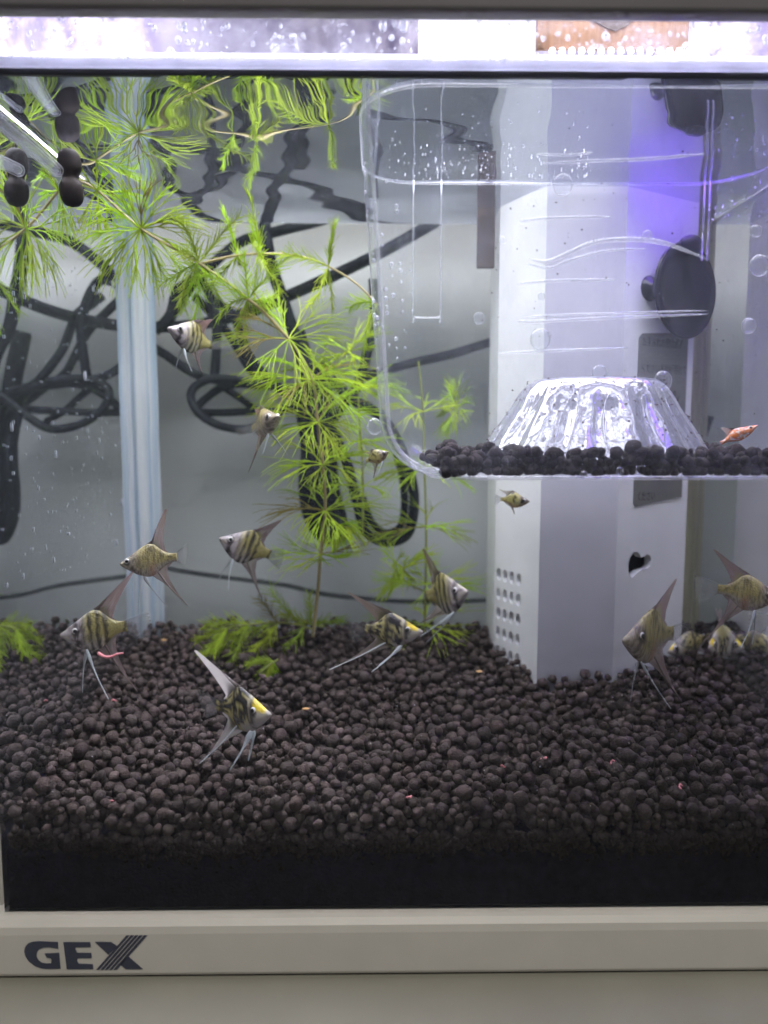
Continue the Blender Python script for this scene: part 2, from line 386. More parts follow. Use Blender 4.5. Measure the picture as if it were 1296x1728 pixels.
# ================================================================== AQUARIUM
def build_tank():
    t = thing('aquarium', 'clear glass fish tank on a beige plastic base frame with a dark logo', 'aquarium', ((XL+XR)/2, DEPTH/2, ZTABLE))
    # glass: the outer face of each pane (water and glass read as one body), with its edges
    def pane(name, p, q, z0, z1, mat, nrm):
        a = Vector((p[0],p[1],z0)); b = Vector((q[0],q[1],z0)); c = Vector((q[0],q[1],z1)); d = Vector((p[0],p[1],z1))
        f = (0,1,2,3)
        if (b-a).cross(d-a).dot(Vector(nrm)) < 0: f = (3,2,1,0)
        return part(name, ([a,b,c,d],[f]), mat, t, smooth=False)
    zt = ZT-1
    pane('front_pane', (XL,0), (XR,0), ZB, zt, M['front_glass'], (0,-1,0))
    pane('back_pane', (XL,DEPTH), (XR,DEPTH), ZB, zt, M['back_glass'], (0,-1,0))
    pane('side_pane', (XL,0), (XL,DEPTH), ZB, zt, M['side_glass'], (-1,0,0))
    pane('side_pane', (XR,0), (XR,DEPTH), ZB, zt, M['side_glass'], (1,0,0))
    # silicone beads up the rear corners
    def bead(x, sx, mat, w, label):
        pts = []
        n = 22
        V, F = [], []
        prof = [(0,0)] + [(w*math.cos(g)*(1-0.25*math.sin(2*g)+0.05*math.sin(10*g)), w*math.sin(g)*(1-0.25*math.sin(2*g)+0.05*math.sin(10*g))) for g in [math.pi/2*i/n for i in range(n+1)]]
        zs = np.linspace(ZB+1, zt-1, 60)
        for z in zs:
            k = 1+0.012*math.sin(z*0.11)+0.008*math.sin(z*0.37+1)
            for (dx, dy) in prof: V.append((x - sx*(0.2+dx*k), DEPTH-0.2-dy*k, z))
        m = len(prof)
        for i in range(len(zs)-1):
            for k in range(m): F.append((i*m+k, i*m+(k+1)%m, (i+1)*m+(k+1)%m, (i+1)*m+k))
        part('silicone_bead', (V,F), mat, t, label=label)
    bead(XL, -1, M['silicone'], 9.5, 'pale blue silicone bead')
    bead(XR, 1, M['silicone_y'], 5.0, 'yellowed silicone bead')
    # dark line of the bottom seam; pale and dark bars along the water line
    part('bottom_seam', boxm(XL+1, XR-1, 0.6, 3.2, ZB-0.5, at(648,1533,0).z), M['seam_dark'], t, smooth=False)
    part('waterline_strip', boxm(XL+0.5, XR-0.5, 0.8, 3.2, at(648,117,2).z, at(648,101,2).z, 0.7), M['strip'], t)  # added strip, stands in for the lamp-lit bright water line
    part('waterline_dark_bar', boxm(XL+0.5, XR-0.5, 0.7, 2.4, at(648,131,1.5).z, at(648,120,1.5).z, 0.3), M['seam_dark'], t)  # plain dark bar just under the pale strip
    part('top_rim', boxm(XL-3, XR+3, -4, 2.0, at(648,17,-4).z, at(648,17,-4).z+26, 1.6), M['lid'], t)
    # base frame: a beige moulding with a rounded top lip
    zt2 = at(648,1551,-5).z
    prof = [(60,ZTABLE+0.6),(-3.2,ZTABLE+0.6),(-4.6,ZTABLE+1.0),(-5.0,ZTABLE+2.0),(-5.0,zt2-4.5),(-4.6,zt2-2.2),(-3.2,zt2-0.5),(-1.8,zt2),(3.5,zt2),(3.5,zt2-2.0),(60,zt2-2.0)]
    V = [(x,y,z) for x in (XL-4, XR+4) for (y,z) in prof]; m = len(prof)
    F = [(k,(k+1)%m, m+(k+1)%m, m+k) for k in range(m)] + [tuple(range(m-1,-1,-1)), tuple(range(m,2*m))]
    b = part('base_frame', (V,F), M['base'], t, smooth=False)
    part('base_foot', boxm(XL-2, XR+2, -2.5, 60, ZTABLE+0.05, ZTABLE+0.7), M['seam_dark'], t, smooth=False)
    # the logo, each letter a raised print on the base
    def zl(px, py): p = at(20+px/5.184, 1560+py/5.184, -5.0); return p.x, p.z
    def to3(x, y, d): return (x, -5.02-0.18+d, y)
    G = []
    for g in np.linspace(0, 1, 15):
        a = math.radians(-90-180*g)          # outer bowl from the top right round to the bottom
        G.append((285+175*math.cos(-a)*1.0 if False else 0, 0))
    outer = [(405,152),(408,212)]
    outer += [(330,197),(275,200),(240,215),(220,245),(218,280),(235,312),(262,333),(300,340),(345,338),(347,296),(305,287),(288,252),(415,246),(428,384)]
    outer += [(345,388),(270,384),(205,362),(150,320),(120,275),(110,230),(120,190),(145,163),(185,149),(240,145),(320,149)]
    E = [(452,152),(686,154),(692,196),(565,198),(556,212),(572,246),(696,248),(700,292),(578,293),(572,318),(588,342),(710,346),(714,389),(482,389)]
    Xs = [[(728,150),(868,152),(925,188),(845,262)],
          [(1020,278),(1146,389),(1000,389),(945,345)]]
    part('letter', poly_plate([zl(*p) for p in outer], [], to3, 0.18), M['logo'], b, smooth=False)
    part('letter', poly_plate([zl(*p) for p in E], [], to3, 0.18), M['logo'], b, smooth=False)
    vf = [poly_plate([zl(*p) for p in q], [], to3, 0.18) for q in Xs]
    x0 = 740
    for k in range(5):
        a = 738+k*38; c = 1003+k*38
        wd = 27 if k < 4 else 30
        vf.append(poly_plate([zl(*p) for p in [(a,394),(a+wd,394),(c+wd,94),(c,94)]], [], lambda x,y,d: to3(x,y,d*0.9), 0.18))
    part('letter', join(*vf), M['logo'], b, smooth=False)
    return t
tank = build_tank()

# ------------------------------------------------------------------ water surface
def build_water():
    nx, ny = 200, 120
    V, F = [], []
    for j in range(ny+1):
        y = 1.0 + (DEPTH-2.0)*j/ny
        for i in range(nx+1):
            x = XL+0.6 + (XR-XL-1.2)*i/nx
            z = ZW - 0.2
            z += 0.17*math.sin(0.034*x+0.050*y+1.0)+0.13*math.sin(-0.058*x+0.088*y+2.1)+0.10*math.sin(0.047*x+0.145*y+0.4)+0.045*math.sin(0.11*x-0.19*y+1.7)+0.020*math.sin(0.05*x+0.33*y)+0.008*math.sin(0.27*x+0.41*y+2)
            e = min(DEPTH-y, x-XL, XR-x)
            z += 1.1*math.exp(-e/2.2)
            V.append((x,y,z))
    for j in range(ny):
        for i in range(nx):
            a = j*(nx+1)+i; F.append((a, a+1, a+nx+2, a+nx+1))
    single('water', (V,F), M['water'], kind='structure')
build_water()

# ------------------------------------------------------------------ soil
def soil_h(x, y):                    # height of the top of the soil
    u = np.clip(y/DEPTH, 0, 1)
    zf = at(648, 1392, 0).z; zb = at(330, 1058, DEPTH).z
    h = zf + (zb-zf)*(0.25*u + 0.75*u**1.25)
    h += 1.6*noise.noise(Vector((x*0.018, y*0.02, 3.0))) + 0.7*noise.noise(Vector((x*0.06, y*0.06, 8.0)))
    h += 3.0*math.exp(-((x-XL)/22)**2)*(1-u)*0.9
    h -= 1.5*math.exp(-((x-(XL+66))/20)**2)*math.exp(-(y/14)**2)
    return h
FILT = [(at(836,900,124).x,124.0), (at(911,900,95).x,95.0), (at(1041,900,95).x,95.0), (at(1157,900,116).x,116.0)]
FBACK = 150.0
def in_filter(x, y):
    pts = FILT + [(FILT[3][0],FBACK),(FILT[0][0],FBACK)]
    c = False; j = len(pts)-1
    for i in range(len(pts)):
        xi, yi = pts[i]; xj, yj = pts[j]
        if (yi>y) != (yj>y) and x < (xj-xi)*(y-yi)/(yj-yi)+xi: c = not c
        j = i
    return c
def blob_variants(k, sub=2):
    import bmesh
    out = []
    for s in range(k):
        bm = bmesh.new(); bmesh.ops.create_icosphere(bm, subdivisions=sub, radius=1)
        V = []
        for v in bm.verts:
            p = v.co.normalized()
            d = 1 + 0.20*noise.noise(p*1.2+Vector((s*7.3,0,0))) + 0.13*noise.noise(p*2.5+Vector((0,s*5.1,0))) + 0.06*noise.noise(p*5.5+Vector((0,0,s*3.7)))
            V.append(p*d)
        bm.verts.index_update()
        out.append((np.array([tuple(v) for v in V]), np.array([[v.index for v in f.verts] for f in bm.faces]))); bm.free()
    return out
BLOBS = blob_variants(24); BLOBS_FAR = blob_variants(12, 1)
def granule_mesh(name, gr, base=(0.066,0.052,0.048), dim=None):
    """gr: list of (x, y, z, r)"""
    VV, FF, CC = [], [], []; off = 0
    rng = np.random.RandomState(3)
    for gi, (x,y,z,r) in enumerate(gr):
        bv, bf = BLOBS[rng.randint(len(BLOBS))] if y < 70 and r > 1.0 else BLOBS_FAR[rng.randint(len(BLOBS_FAR))]
        q = rng.normal(size=4); q /= np.linalg.norm(q); a,b,c,d = q
        R = np.array([[1-2*(c*c+d*d),2*(b*c-a*d),2*(b*d+a*c)],[2*(b*c+a*d),1-2*(b*b+d*d),2*(c*d-a*b)],[2*(b*d-a*c),2*(c*d+a*b),1-2*(b*b+c*c)]])
        s = np.array([rng.uniform(0.95,1.12), rng.uniform(0.88,1.05), rng.uniform(0.80,1.0)])
        v = (bv*s*r)@R.T + np.array([x,y,z])
        VV.append(v); FF.append(bf+off); off += len(v)
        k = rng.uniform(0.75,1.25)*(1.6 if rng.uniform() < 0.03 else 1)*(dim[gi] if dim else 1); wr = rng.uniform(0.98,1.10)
        CC.append(np.tile(np.array([base[0]*k*wr, base[1]*k, base[2]*k, 1.0]), (len(v),1)))
    V = np.concatenate(VV); F = np.concatenate(FF); Cc = np.concatenate(CC)
    loc = np.array([(V[:,0].min()+V[:,0].max())/2, (V[:,1].min()+V[:,1].max())/2, V[:,2].min()])
    me = bpy.data.meshes.new(name); n, m = len(V), len(F)
    me.vertices.add(n); me.vertices.foreach_set('co', ((V-loc)*MM).astype(np.float32).ravel())
    me.loops.add(3*m); me.loops.foreach_set('vertex_index', F.astype(np.int32).ravel())
    me.polygons.add(m); me.polygons.foreach_set('loop_start', np.arange(0,3*m,3,dtype=np.int32)); 
    me.polygons.foreach_set('use_smooth', np.ones(m,dtype=bool)); me.update(calc_edges=True)
    ca = me.color_attributes.new('Col','FLOAT_COLOR','POINT'); ca.data.foreach_set('color', Cc.astype(np.float32).ravel())
    me.materials.append(M['granule'])
    o = bpy.data.objects.new(name, me); C.objects.link(o); o.location = Vector(loc.tolist())*MM
    return o
def deposit(n, sample, rad, floor, rng, cand=5):
    """drop granules one by one, each into the lowest of a few random spots"""
    grid = {}; cs = 7.0; out = []
    for _ in range(n):
        r = rad(rng); best = None
        for _c in range(cand):
            p = sample(rng, r)
            if p is None: continue
            x, y = p; z = floor(x,y)+r
            gx, gy = int(x//cs), int(y//cs)
            for a in (-1,0,1):
                for b in (-1,0,1):
                    for (X,Y,Zz,R) in grid.get((gx+a,gy+b),()):
                        d2 = (X-x)**2+(Y-y)**2; s = (R+r)*0.90
                        if d2 < s*s:
                            zz = Zz+math.sqrt(s*s-d2)
                            if zz > z: z = zz
            if best is None or z-floor(x,y) < best[4]: best = (x,y,z,r,z-floor(x,y))
        if best is None: continue
        x,y,z,r,_h = best; grid.setdefault((int(x//cs),int(y//cs)),[]).append((x,y,z,r)); out.append((x,y,z,r))
    return out
def rad_main(rng): return float(np.clip(rng.lognormal(math.log(1.82),0.22),1.05,2.9))
def build_soil():
    rng = np.random.RandomState(11)
    def sample(rng, r):
        for _ in range(8):
            x = rng.uniform(XL+r+0.4, XR-r-0.4); y = rng.uniform(r+0.9, DEPTH-r-0.6)
            if not in_filter(x, y): return x, y
    g = deposit(7600, sample, rad_main, lambda x,y: soil_h(x,y)-8.0, rng, cand=6)
    # the bed that carries them
    nx, ny = 60, 34; V, F = [], []
    for j in range(ny+1):
        y = 1.5+(DEPTH-2.3)*j/ny
        for i in range(nx+1):
            x = XL+0.8+(XR-XL-1.6)*i/nx; V.append((x,y,soil_h(x,y)-7.0-(5.0*math.exp(-y/6))+(2.5*noise.noise(Vector((x*0.11,y*0.1,2))) if j==0 else 0)))
    for j in range(ny):
        for i in range(nx): a = j*(nx+1)+i; F.append((a,a+1,a+nx+2,a+nx+1))
    n = len(V)
    for i in range(nx+1): x = XL+0.8+(XR-XL-1.6)*i/nx; V.append((x,1.5,ZB+1))
    for i in range(nx): F.append((n+i,n+i+1,i+1,i))
    for s, xi in ((0,0),(1,nx)):
        m = len(V)
        for j in range(ny+1): V.append((V[xi][0], 1.5+(DEPTH-2.3)*j/ny, ZB+1))
        for j in range(ny): F.append((m+j, m+j+1, (j+1)*(nx+1)+xi, j*(nx+1)+xi) if s else (m+j+1, m+j, j*(nx+1)+xi, (j+1)*(nx+1)+xi))
    single('soil_bed', (V,F), M['bed'], kind='structure')
    for _ in range(1700):
        X,Y,Zz,Rr = g[rng.randint(len(g))]; a = rng.uniform(0,6.28); x2, y2 = X+Rr*math.cos(a), Y+Rr*math.sin(a); r = rng.uniform(0.35,0.95)
        if y2 < 1.5 or y2 > DEPTH-2 or x2 < XL+1.5 or x2 > XR-1.5 or in_filter(x2,y2): continue
        g.append((x2, y2, Zz+rng.uniform(-0.3,0.75)*Rr, r))
    gd = []
    # granules pressed against the front pane, thinning out downwards, fading light painted into their colour
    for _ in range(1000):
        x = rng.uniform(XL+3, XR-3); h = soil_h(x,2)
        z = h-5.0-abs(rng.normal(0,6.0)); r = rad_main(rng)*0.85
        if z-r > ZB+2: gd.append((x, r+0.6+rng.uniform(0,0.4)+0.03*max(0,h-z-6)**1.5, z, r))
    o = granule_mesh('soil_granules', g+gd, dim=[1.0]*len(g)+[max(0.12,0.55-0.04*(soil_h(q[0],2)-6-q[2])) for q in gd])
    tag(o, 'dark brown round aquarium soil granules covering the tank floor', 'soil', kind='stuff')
    return g
GR = build_soil()
def soil_top(x, y):
    z = soil_h(x,y)-9
    for (X,Y,Zz,R) in GR:
        d2 = (X-x)**2+(Y-y)**2
        if d2 < R*R: z = max(z, Zz+math.sqrt(R*R-d2))
    return z

# ================================================================== LAMP, CARDBOARD
def build_lamp():
    yf = 34.0; zl = at(648, 103, yf).z
    t = thing('aquarium_lamp', 'wide lamp with violet glow painted on its front and bright white windows above the water', 'lamp', ((XL+XR)/2, 90, zl))
    y1 = 152
    part('housing', boxm(XL-26, XR+2, yf+1.2, y1, zl+1.2, zl+34, 2), M['lid'], t)
    part('front_cover', boxm(XL-25, XR+1, yf, yf+1.0, zl, zl+30), M['glow_cover'], t, smooth=False)
    part('under_cover', boxm(XL-1, XR+1, yf+1.3, y1-2, zl, zl+1.0), M['glow_cover'], t, smooth=False)
    def window(u0, u1, v0, v1, mat, label=None):
        a = at(u0, v1, yf-0.8); b = at(u1, v0, yf-0.8)
        part('lit_window', boxm(a.x, b.x, yf-1.0, yf-0.3, a.z, b.z), mat, t, smooth=False, label=label)
    window(706, 904, 16, 90, M['led_soft']); window(-60, 1340, 95.5, 99, M['led_soft'])  # the long thin one is a glare line painted as a glowing strip
    xs = np.linspace(XL+6, XR-6, 6)
    for i in range(5): part('led_panel', boxm(xs[i]+2, xs[i+1]-2, 40, 134 if i < 4 else 62, zl-1.1, zl-0.5), M['led'], t, smooth=False)
    part('led_panel', boxm(104, 150, 66, 112, zl-1.1, zl-0.5), M['violet_fill'], t, smooth=False, label='added violet fill panel')  # added over the filter to tint its upper part violet
    zf = at(648, 10, 28).z
    part('front_fill_bar', boxm(XL, XR, 4, 28, zf+0.8, zf+8, 1.5), M['lid'], t)  # hidden bar added to light the fish sides and front soil
    for i in range(5): part('led_panel', boxm(xs[i]+2, xs[i+1]-2, 6, 26, zf, zf+0.6), M['led'], t, smooth=False)  # fill panels under the added bar
    for k in range(15):
        p = at(932+k*16.5, 86, yf-4.5); part('led_bulb', ball(p, 1.1, 6, 4), M['led_dot'], t)
    a = at(906, 82, yf-3); b = at(1164, 10, yf-3)
    cb = thing('cardboard_flap', 'brown corrugated cardboard flap hung in front of the lamp at top right', 'cardboard', ((a.x+b.x)/2, yf-3, a.z))
    V, F = [], []; n = 120
    for j in range(2):
        for i in range(n+1): V.append((a.x+(b.x-a.x)*i/n, yf-3+0.12*math.sin(i*2*math.pi/6), a.z+(b.z-a.z)*j))
    m = len(V); V += [(x,y+1.4,z) for x,y,z in V]
    for i in range(n): F += [(i,i+1,n+2+i,n+1+i),(m+i,m+n+1+i,m+n+2+i,m+i+1),(i,m+i,m+i+1,i+1)]
    F += [(0,n+1,m+n+1,m),(n,m+n,m+2*n+1,2*n+1)]
    part('sheet', (V,F), M['cardboard'], cb)
    tr = [at(985,24,yf-4), at(1080,24,yf-4), at(1056,44,yf-4), at(1038,52,yf-4), at(1022,46,yf-4)]
    part('torn_flap', (tr+[p+Vector((0,0.5,0)) for p in tr], [(4,3,2,1,0),(5,6,7,8,9)]+[(k,(k+1)%5,5+(k+1)%5,5+k) for k in range(5)]), M['rust'], cb, smooth=False)
build_lamp()
def droplets():
    rng = np.random.RandomState(5); vf = []
    for _ in range(420):
        u = rng.uniform(0,1296); v = rng.uniform(24,100); p = at(u,v,0.5); r = float(np.clip(rng.lognormal(math.log(0.38),0.5),0.15,1.3))
        vf.append(ellipsoid(p, X3*r, Y3*r*0.5, Z3*r*rng.uniform(0.9,1.5), 8, 5))
    a = at(0,22,0.35); z0 = at(0,99,0.35).z
    part('condensation_film', ([(XL+1,0.35,z0),(XR-1,0.35,z0),(XR-1,0.35,a.z),(XL+1,0.35,a.z)],[(0,1,2,3)]), M['mist'], tank, smooth=False)
    o = single('condensation_droplets', join(*vf), M['droplet'], 'water droplets clinging inside the front pane above the water line', 'droplets', kind='stuff')
droplets()

# ================================================================== CABLES BEHIND THE TANK
def build_cables():
    S = [
     ('thick', 190, 2.9, [(285,540),(325,480),(400,412),(470,390),(560,366),(640,330)], 'black cable rising to the right to the water line above the plants'),
     ('thick', 182, 3.2, [(262,552),(330,548),(405,531),(478,503),(628,434),(760,360)], 'long straight black cable slanting up behind the breeding box'),
     ('thick', 176, 3.3, [(440,330),(446,378),(457,444),(478,507),(494,555),(520,611),(538,700),(536,800),(556,880)], 'black cable dropping from the water line behind the tall plant stem'),
     ('thin', 178, 2.6, [(262,560),(287,530),(300,489),(336,473),(357,507),(366,560),(362,640)], 'black cable bent into an arch beside the corner bead'),
     ('thin', 186, 2.5, [(350,500),(371,514),(395,534),(416,590),(450,635),(492,672),(530,730)], 'black cable curving down right from the arch to the plant'),
     ('thin', 194, 2.4, [(330,500),(352,525),(385,562),(426,628),(465,652),(520,690)], 'black cable running close under the curved one towards the plant'),
     ('thick', 180, 2.5, [(240,575),(277,597),(339,635),(426,649),(480,655),(540,690)], 'black cable coming out of the corner under the upper left fish'),
     ('thin', 172, 2.3, [(420,645),(370,638),(335,648),(322,668),(336,697),(374,719),(426,722),(478,690),(520,660)], 'black cable coiled in a ring left of the plant'),
     ('thin', 184, 2.2, [(330,690),(348,672),(380,652),(430,648),(500,660)], 'short black strand crossing the top of the coiled ring'),
     ('thin', 189, 2.2, [(330,696),(380,696),(425,694),(500,690)], 'short level black strand across the coiled ring'),
     ('thin', 192, 2.0, [(372,650),(400,668),(430,690),(470,712)], 'short black strand slanting through the coiled ring'),
     ('thick', 181, 2.7, [(630,470),(632,514),(635,548),(621,590),(603,652),(572,694),(540,745),(528,800),(540,860)], 'black cable hanging left of the breeding box and sweeping behind the plant'),
     ('thick', 188, 4.2, [(500,655),(512,700),(520,760),(516,820),(524,870),(548,906),(575,890),(560,820),(556,740),(545,680)], 'black cable folded in a narrow hanging loop behind the plant'),
     ('thick', 174, 2.9, [(560,640),(592,672),(640,700),(668,738),(690,792),(699,845),(688,900),(652,914),(617,896),(602,845),(585,780),(560,720)], 'black cable hanging in a large loop below the breeding box corner'),
     ('thin', 185, 2.2, [(640,690),(662,745),(677,795),(683,845),(676,888),(650,899),(626,880),(612,840)], 'inner strand of the large hanging cable loop'),
     ('thick', 179, 3.8, [(540,610),(552,680),(548,760),(555,840),(570,900)], 'straight black cable hanging behind the plant whorls'),
     ('thin', 205, 1.4, [(255,950),(295,961),(365,972),(480,987),(560,1004),(700,1015),(870,1010)], 'thin grey cord lying low along the wall behind the fish'),
     ('thin', 190, 2.6, [(600,640),(686,615),(760,598),(830,577),(900,560)], 'black cable seen through the breeding box left of the filter'),
     ('thick', 186, 4.5, [(1085,700),(1100,780),(1118,860),(1130,930),(1136,1010)], 'thick dark hose hanging behind the white filter'),
     ('thick', 193, 5.0, [(500,560),(522,640),(531,720),(530,800),(540,892)], 'thickest black cable hanging straight behind the plant stem'),
    ]
    for i, (k, y, r, pts, lab) in enumerate(S):
        P = smoothpath([at(u, v, y + 3*math.sin(i*1.7+j*1.1)) for j,(u,v) in enumerate(pts)], 9)
        single('power_cable', tube(P, r, 10), M['cable'] if 'cord' not in lab else M['cord'], lab, 'cable', 'cables behind the tank')
build_cables()

# ================================================================== FILTER
def build_filter():
    P = FILT; zb = ZB+4; zt = ZW+16
    t = thing('corner_filter', 'tall white faceted filter box standing in the rear right corner', 'filter', ((P[0][0]+P[3][0])/2, 122, zb))
    def facet(a, b):
        A = Vector((a[0],a[1],0)); B = Vector((b[0],b[1],0)); L = (B-A).length; d = (B-A)/L; n = Vector((-d.y, d.x, 0))   # n points into the body
        if n.y < 0: n = -n
        return (lambda x, z, dep: tuple(A + d*x + n*dep + Vector((0,0,z)))), L
    # left facet with rows of slots
    f0, L0 = facet(P[0], P[1])
    holes = []
    zs0 = at(880, 975, 112).z; step = (at(880,975,112).z-at(880,1005,112).z)
    slots = []
    for r in range(6):
        for c in range(4):
            cx = L0*(0.10+0.155*c); cz = zs0 - r*step*1.12
            w2, h2 = L0*0.052, step*0.34
            k = 0.45
            loop = [(cx-w2, cz-h2*k),(cx-w2*k, cz-h2),(cx+w2*k, cz-h2),(cx+w2, cz-h2*k),(cx+w2, cz+h2*k),(cx+w2*k, cz+h2),(cx-w2*k, cz+h2),(cx-w2, cz+h2*k)]
            holes.append(loop); slots.append((r,c,cx,cz,w2,h2))
    part('slotted_panel', poly_plate([(0,zb),(L0,zb),(L0,zt),(0,zt)], holes, f0, 2.2), M['filter'], t, smooth=False)
    V, F = [], []
    for (r,c,cx,cz,w2,h2) in slots:
        darkone = (r == 2) or (r,c) in ((3,2),(4,1))
        q = [f0(cx+sx*w2*1.1, cz+sz*h2*1.1, 2.4) for sx,sz in ((-1,-1),(1,-1),(1,1),(-1,1))]
        part('slot_backing', (q,[(0,1,2,3)]), M['dark'] if darkone else M['filter'], t, smooth=False)
    f1, L1 = facet(P[1], P[2])
    part('grey_panel', poly_plate([(0.02,zb),(L1-0.02,zb),(L1-0.02,zt),(0.02,zt)], [], f1, 2.2), M['filter_grey'], t, smooth=False, label='grey front panel')
    f2, L2 = facet(P[2], P[3])
    def onf(u, v):                  # photo pixel -> coordinates on the right facet
        A = Vector((P[2][0],P[2][1],0)); B = Vector((P[3][0],P[3][1],0)); d = (B-A).normalized(); n = Vector((-d.y,d.x,0))
        r = ray(u,v); s = (A-CAM).dot(n)/r.dot(n); q = CAM+r*s; return ((q-A).dot(d), q.z)
    z6 = lambda a,b: onf(1030+a/4.872, 910+b/4.872)
    key = [z6(*p) for p in [(178,125),(195,106),(222,104),(240,124),(255,150),(280,140),(302,122),(330,135),(340,170),(330,215),(305,240),(270,250),(235,262),(205,290),(178,318),(158,300),(148,255),(148,200),(160,155)]]
    part('keyed_panel', poly_plate([(0,zb),(L2,zb),(L2,zt),(0,zt)], [key], f2, 3.5), M['filter'], t, smooth=False)
    kx = [p[0] for p in key]; kz = [p[1] for p in key]
    part('keyhole_backing', ([f2(a,b,6) for a,b in ((min(kx)-2,min(kz)-2),(max(kx)+2,min(kz)-2),(max(kx)+2,max(kz)+2),(min(kx)-2,max(kz)+2))],[(0,1,2,3)]), M['dark'], t, smooth=False)
    # body behind the facets
    x0, x1 = P[0][0], P[3][0]
    V = [(x0,P[0][1]+0.01,zb),(x0,FBACK,zb),(x0,FBACK,zt),(x0,P[0][1]+0.01,zt),(x1,P[3][1]+0.01,zb),(x1,FBACK,zb),(x1,FBACK,zt),(x1,P[3][1]+0.01,zt)]
    part('rear_body', (V,[(0,3,2,1),(4,5,6,7),(1,2,6,5)]), M['filter'], t, smooth=False)
    top = [(p[0],p[1],zt) for p in P]+[(x1,FBACK,zt),(x0,FBACK,zt)]
    part('top_cap', (top+[(a,b,c+2) for a,b,c in top], [tuple(range(5,-1,-1)), tuple(range(6,12))]+[(k,(k+1)%6,6+(k+1)%6,6+k) for k in range(6)]), M['filter'], t, smooth=False)
    # instruction label
    a = onf(1078,562); b = onf(1160,562); c = onf(1156,838); d = onf(1070,855)
    corners = [(a[0]+2,a[1]),(b[0],b[1]),(b[0],c[1]),(a[0]+1.2,d[1]+0.0),(a[0],d[1]+1.5),(a[0],a[1]-2)]
    pl = part('label_plate', poly_plate(corners, [], lambda x,y,dd: f2(x,y,dd-0.6), 0.6), M['plate'], t, smooth=False)
    lines = ['お手入れの際は必ず', 'くださいろ材が汚れて', 'きたら水でよく洗い', '流してください古い', 'ろ材は取り出して', '新しいろ材に交換して', 'ください']
    zz0 = a[1]-4; zz1 = onf(1100,838)[1]; dw = (b[0]-a[0])-2.5
    dg = bpy.context.evaluated_depsgraph_get()
    for k, s in enumerate(lines):
        cu = bpy.data.curves.new('print','FONT'); cu.body = s; cu.size = 1; cu.resolution_u = 2
        to = bpy.data.objects.new('print', cu); C.objects.link(to); bpy.context.view_layer.update()
        me = bpy.data.meshes.new_from_object(to.evaluated_get(bpy.context.evaluated_depsgraph_get()))
        V = [v.co.copy() for v in me.vertices]; F = [tuple(p.vertices) for p in me.polygons]
        bpy.data.objects.remove(to); bpy.data.curves.remove(cu); bpy.data.meshes.remove(me)
        if not V: continue
        mx = max(v.x for v in V); sx = dw/9.8
        zl = zz0 + (zz1-zz0)*k/(len(lines)-1)
        part('text_line', ([f2(a[0]+1.5+v.x*sx, zl-1.2+v.y*4.6, -0.75) for v in V], F), M['ink'], pl, smooth=False)
    # brownish hanger strip on the left side
    q0 = at(838,318,126); q1 = at(834,452,126)
    part('hanger_strip', boxm(q0.x-8.5, q0.x-0.3, 126, 128.5, q1.z, zt, 0.6), M['rust'], t)
    return t
build_filter()

# ================================================================== BREEDING BOX
BX0, BX1, BY0, BY1 = at(606,195,30).x, 150.0, 6.0, 92.0
BZ0, BZ1 = at(900,806,12).z, ZW+7
def rrect(x0,x1,y0,y1,r,n=10):
    pts = []
    for cx,cy,a0 in ((x1-r,y1-r,0),(x0+r,y1-r,90),(x0+r,y0+r,180),(x1-r,y0+r,270)):
        for i in range(n+1):
            g = math.radians(a0+90*i/n); pts.append((cx+r*math.cos(g), cy+r*math.sin(g)))
    return pts
def box_inset(z):
    h = (z-BZ0)
    draft = 9.0*(1-min(1,h/(BZ1-BZ0)))
    f = 0.0; R = 19.0
    if h < R: f = R*0.95 - math.sqrt(max(0,R*R-(R-h)**2))*0.95
    return draft*0.9, f
def box_section(z):
    d, f = box_inset(z)
    return rrect(BX0+d+f, BX1-d*0.3-f*0.6, BY0+f*0.12+d*0.05, BY1-d*0.4-f*0.5, max(3,22-0.25*f))
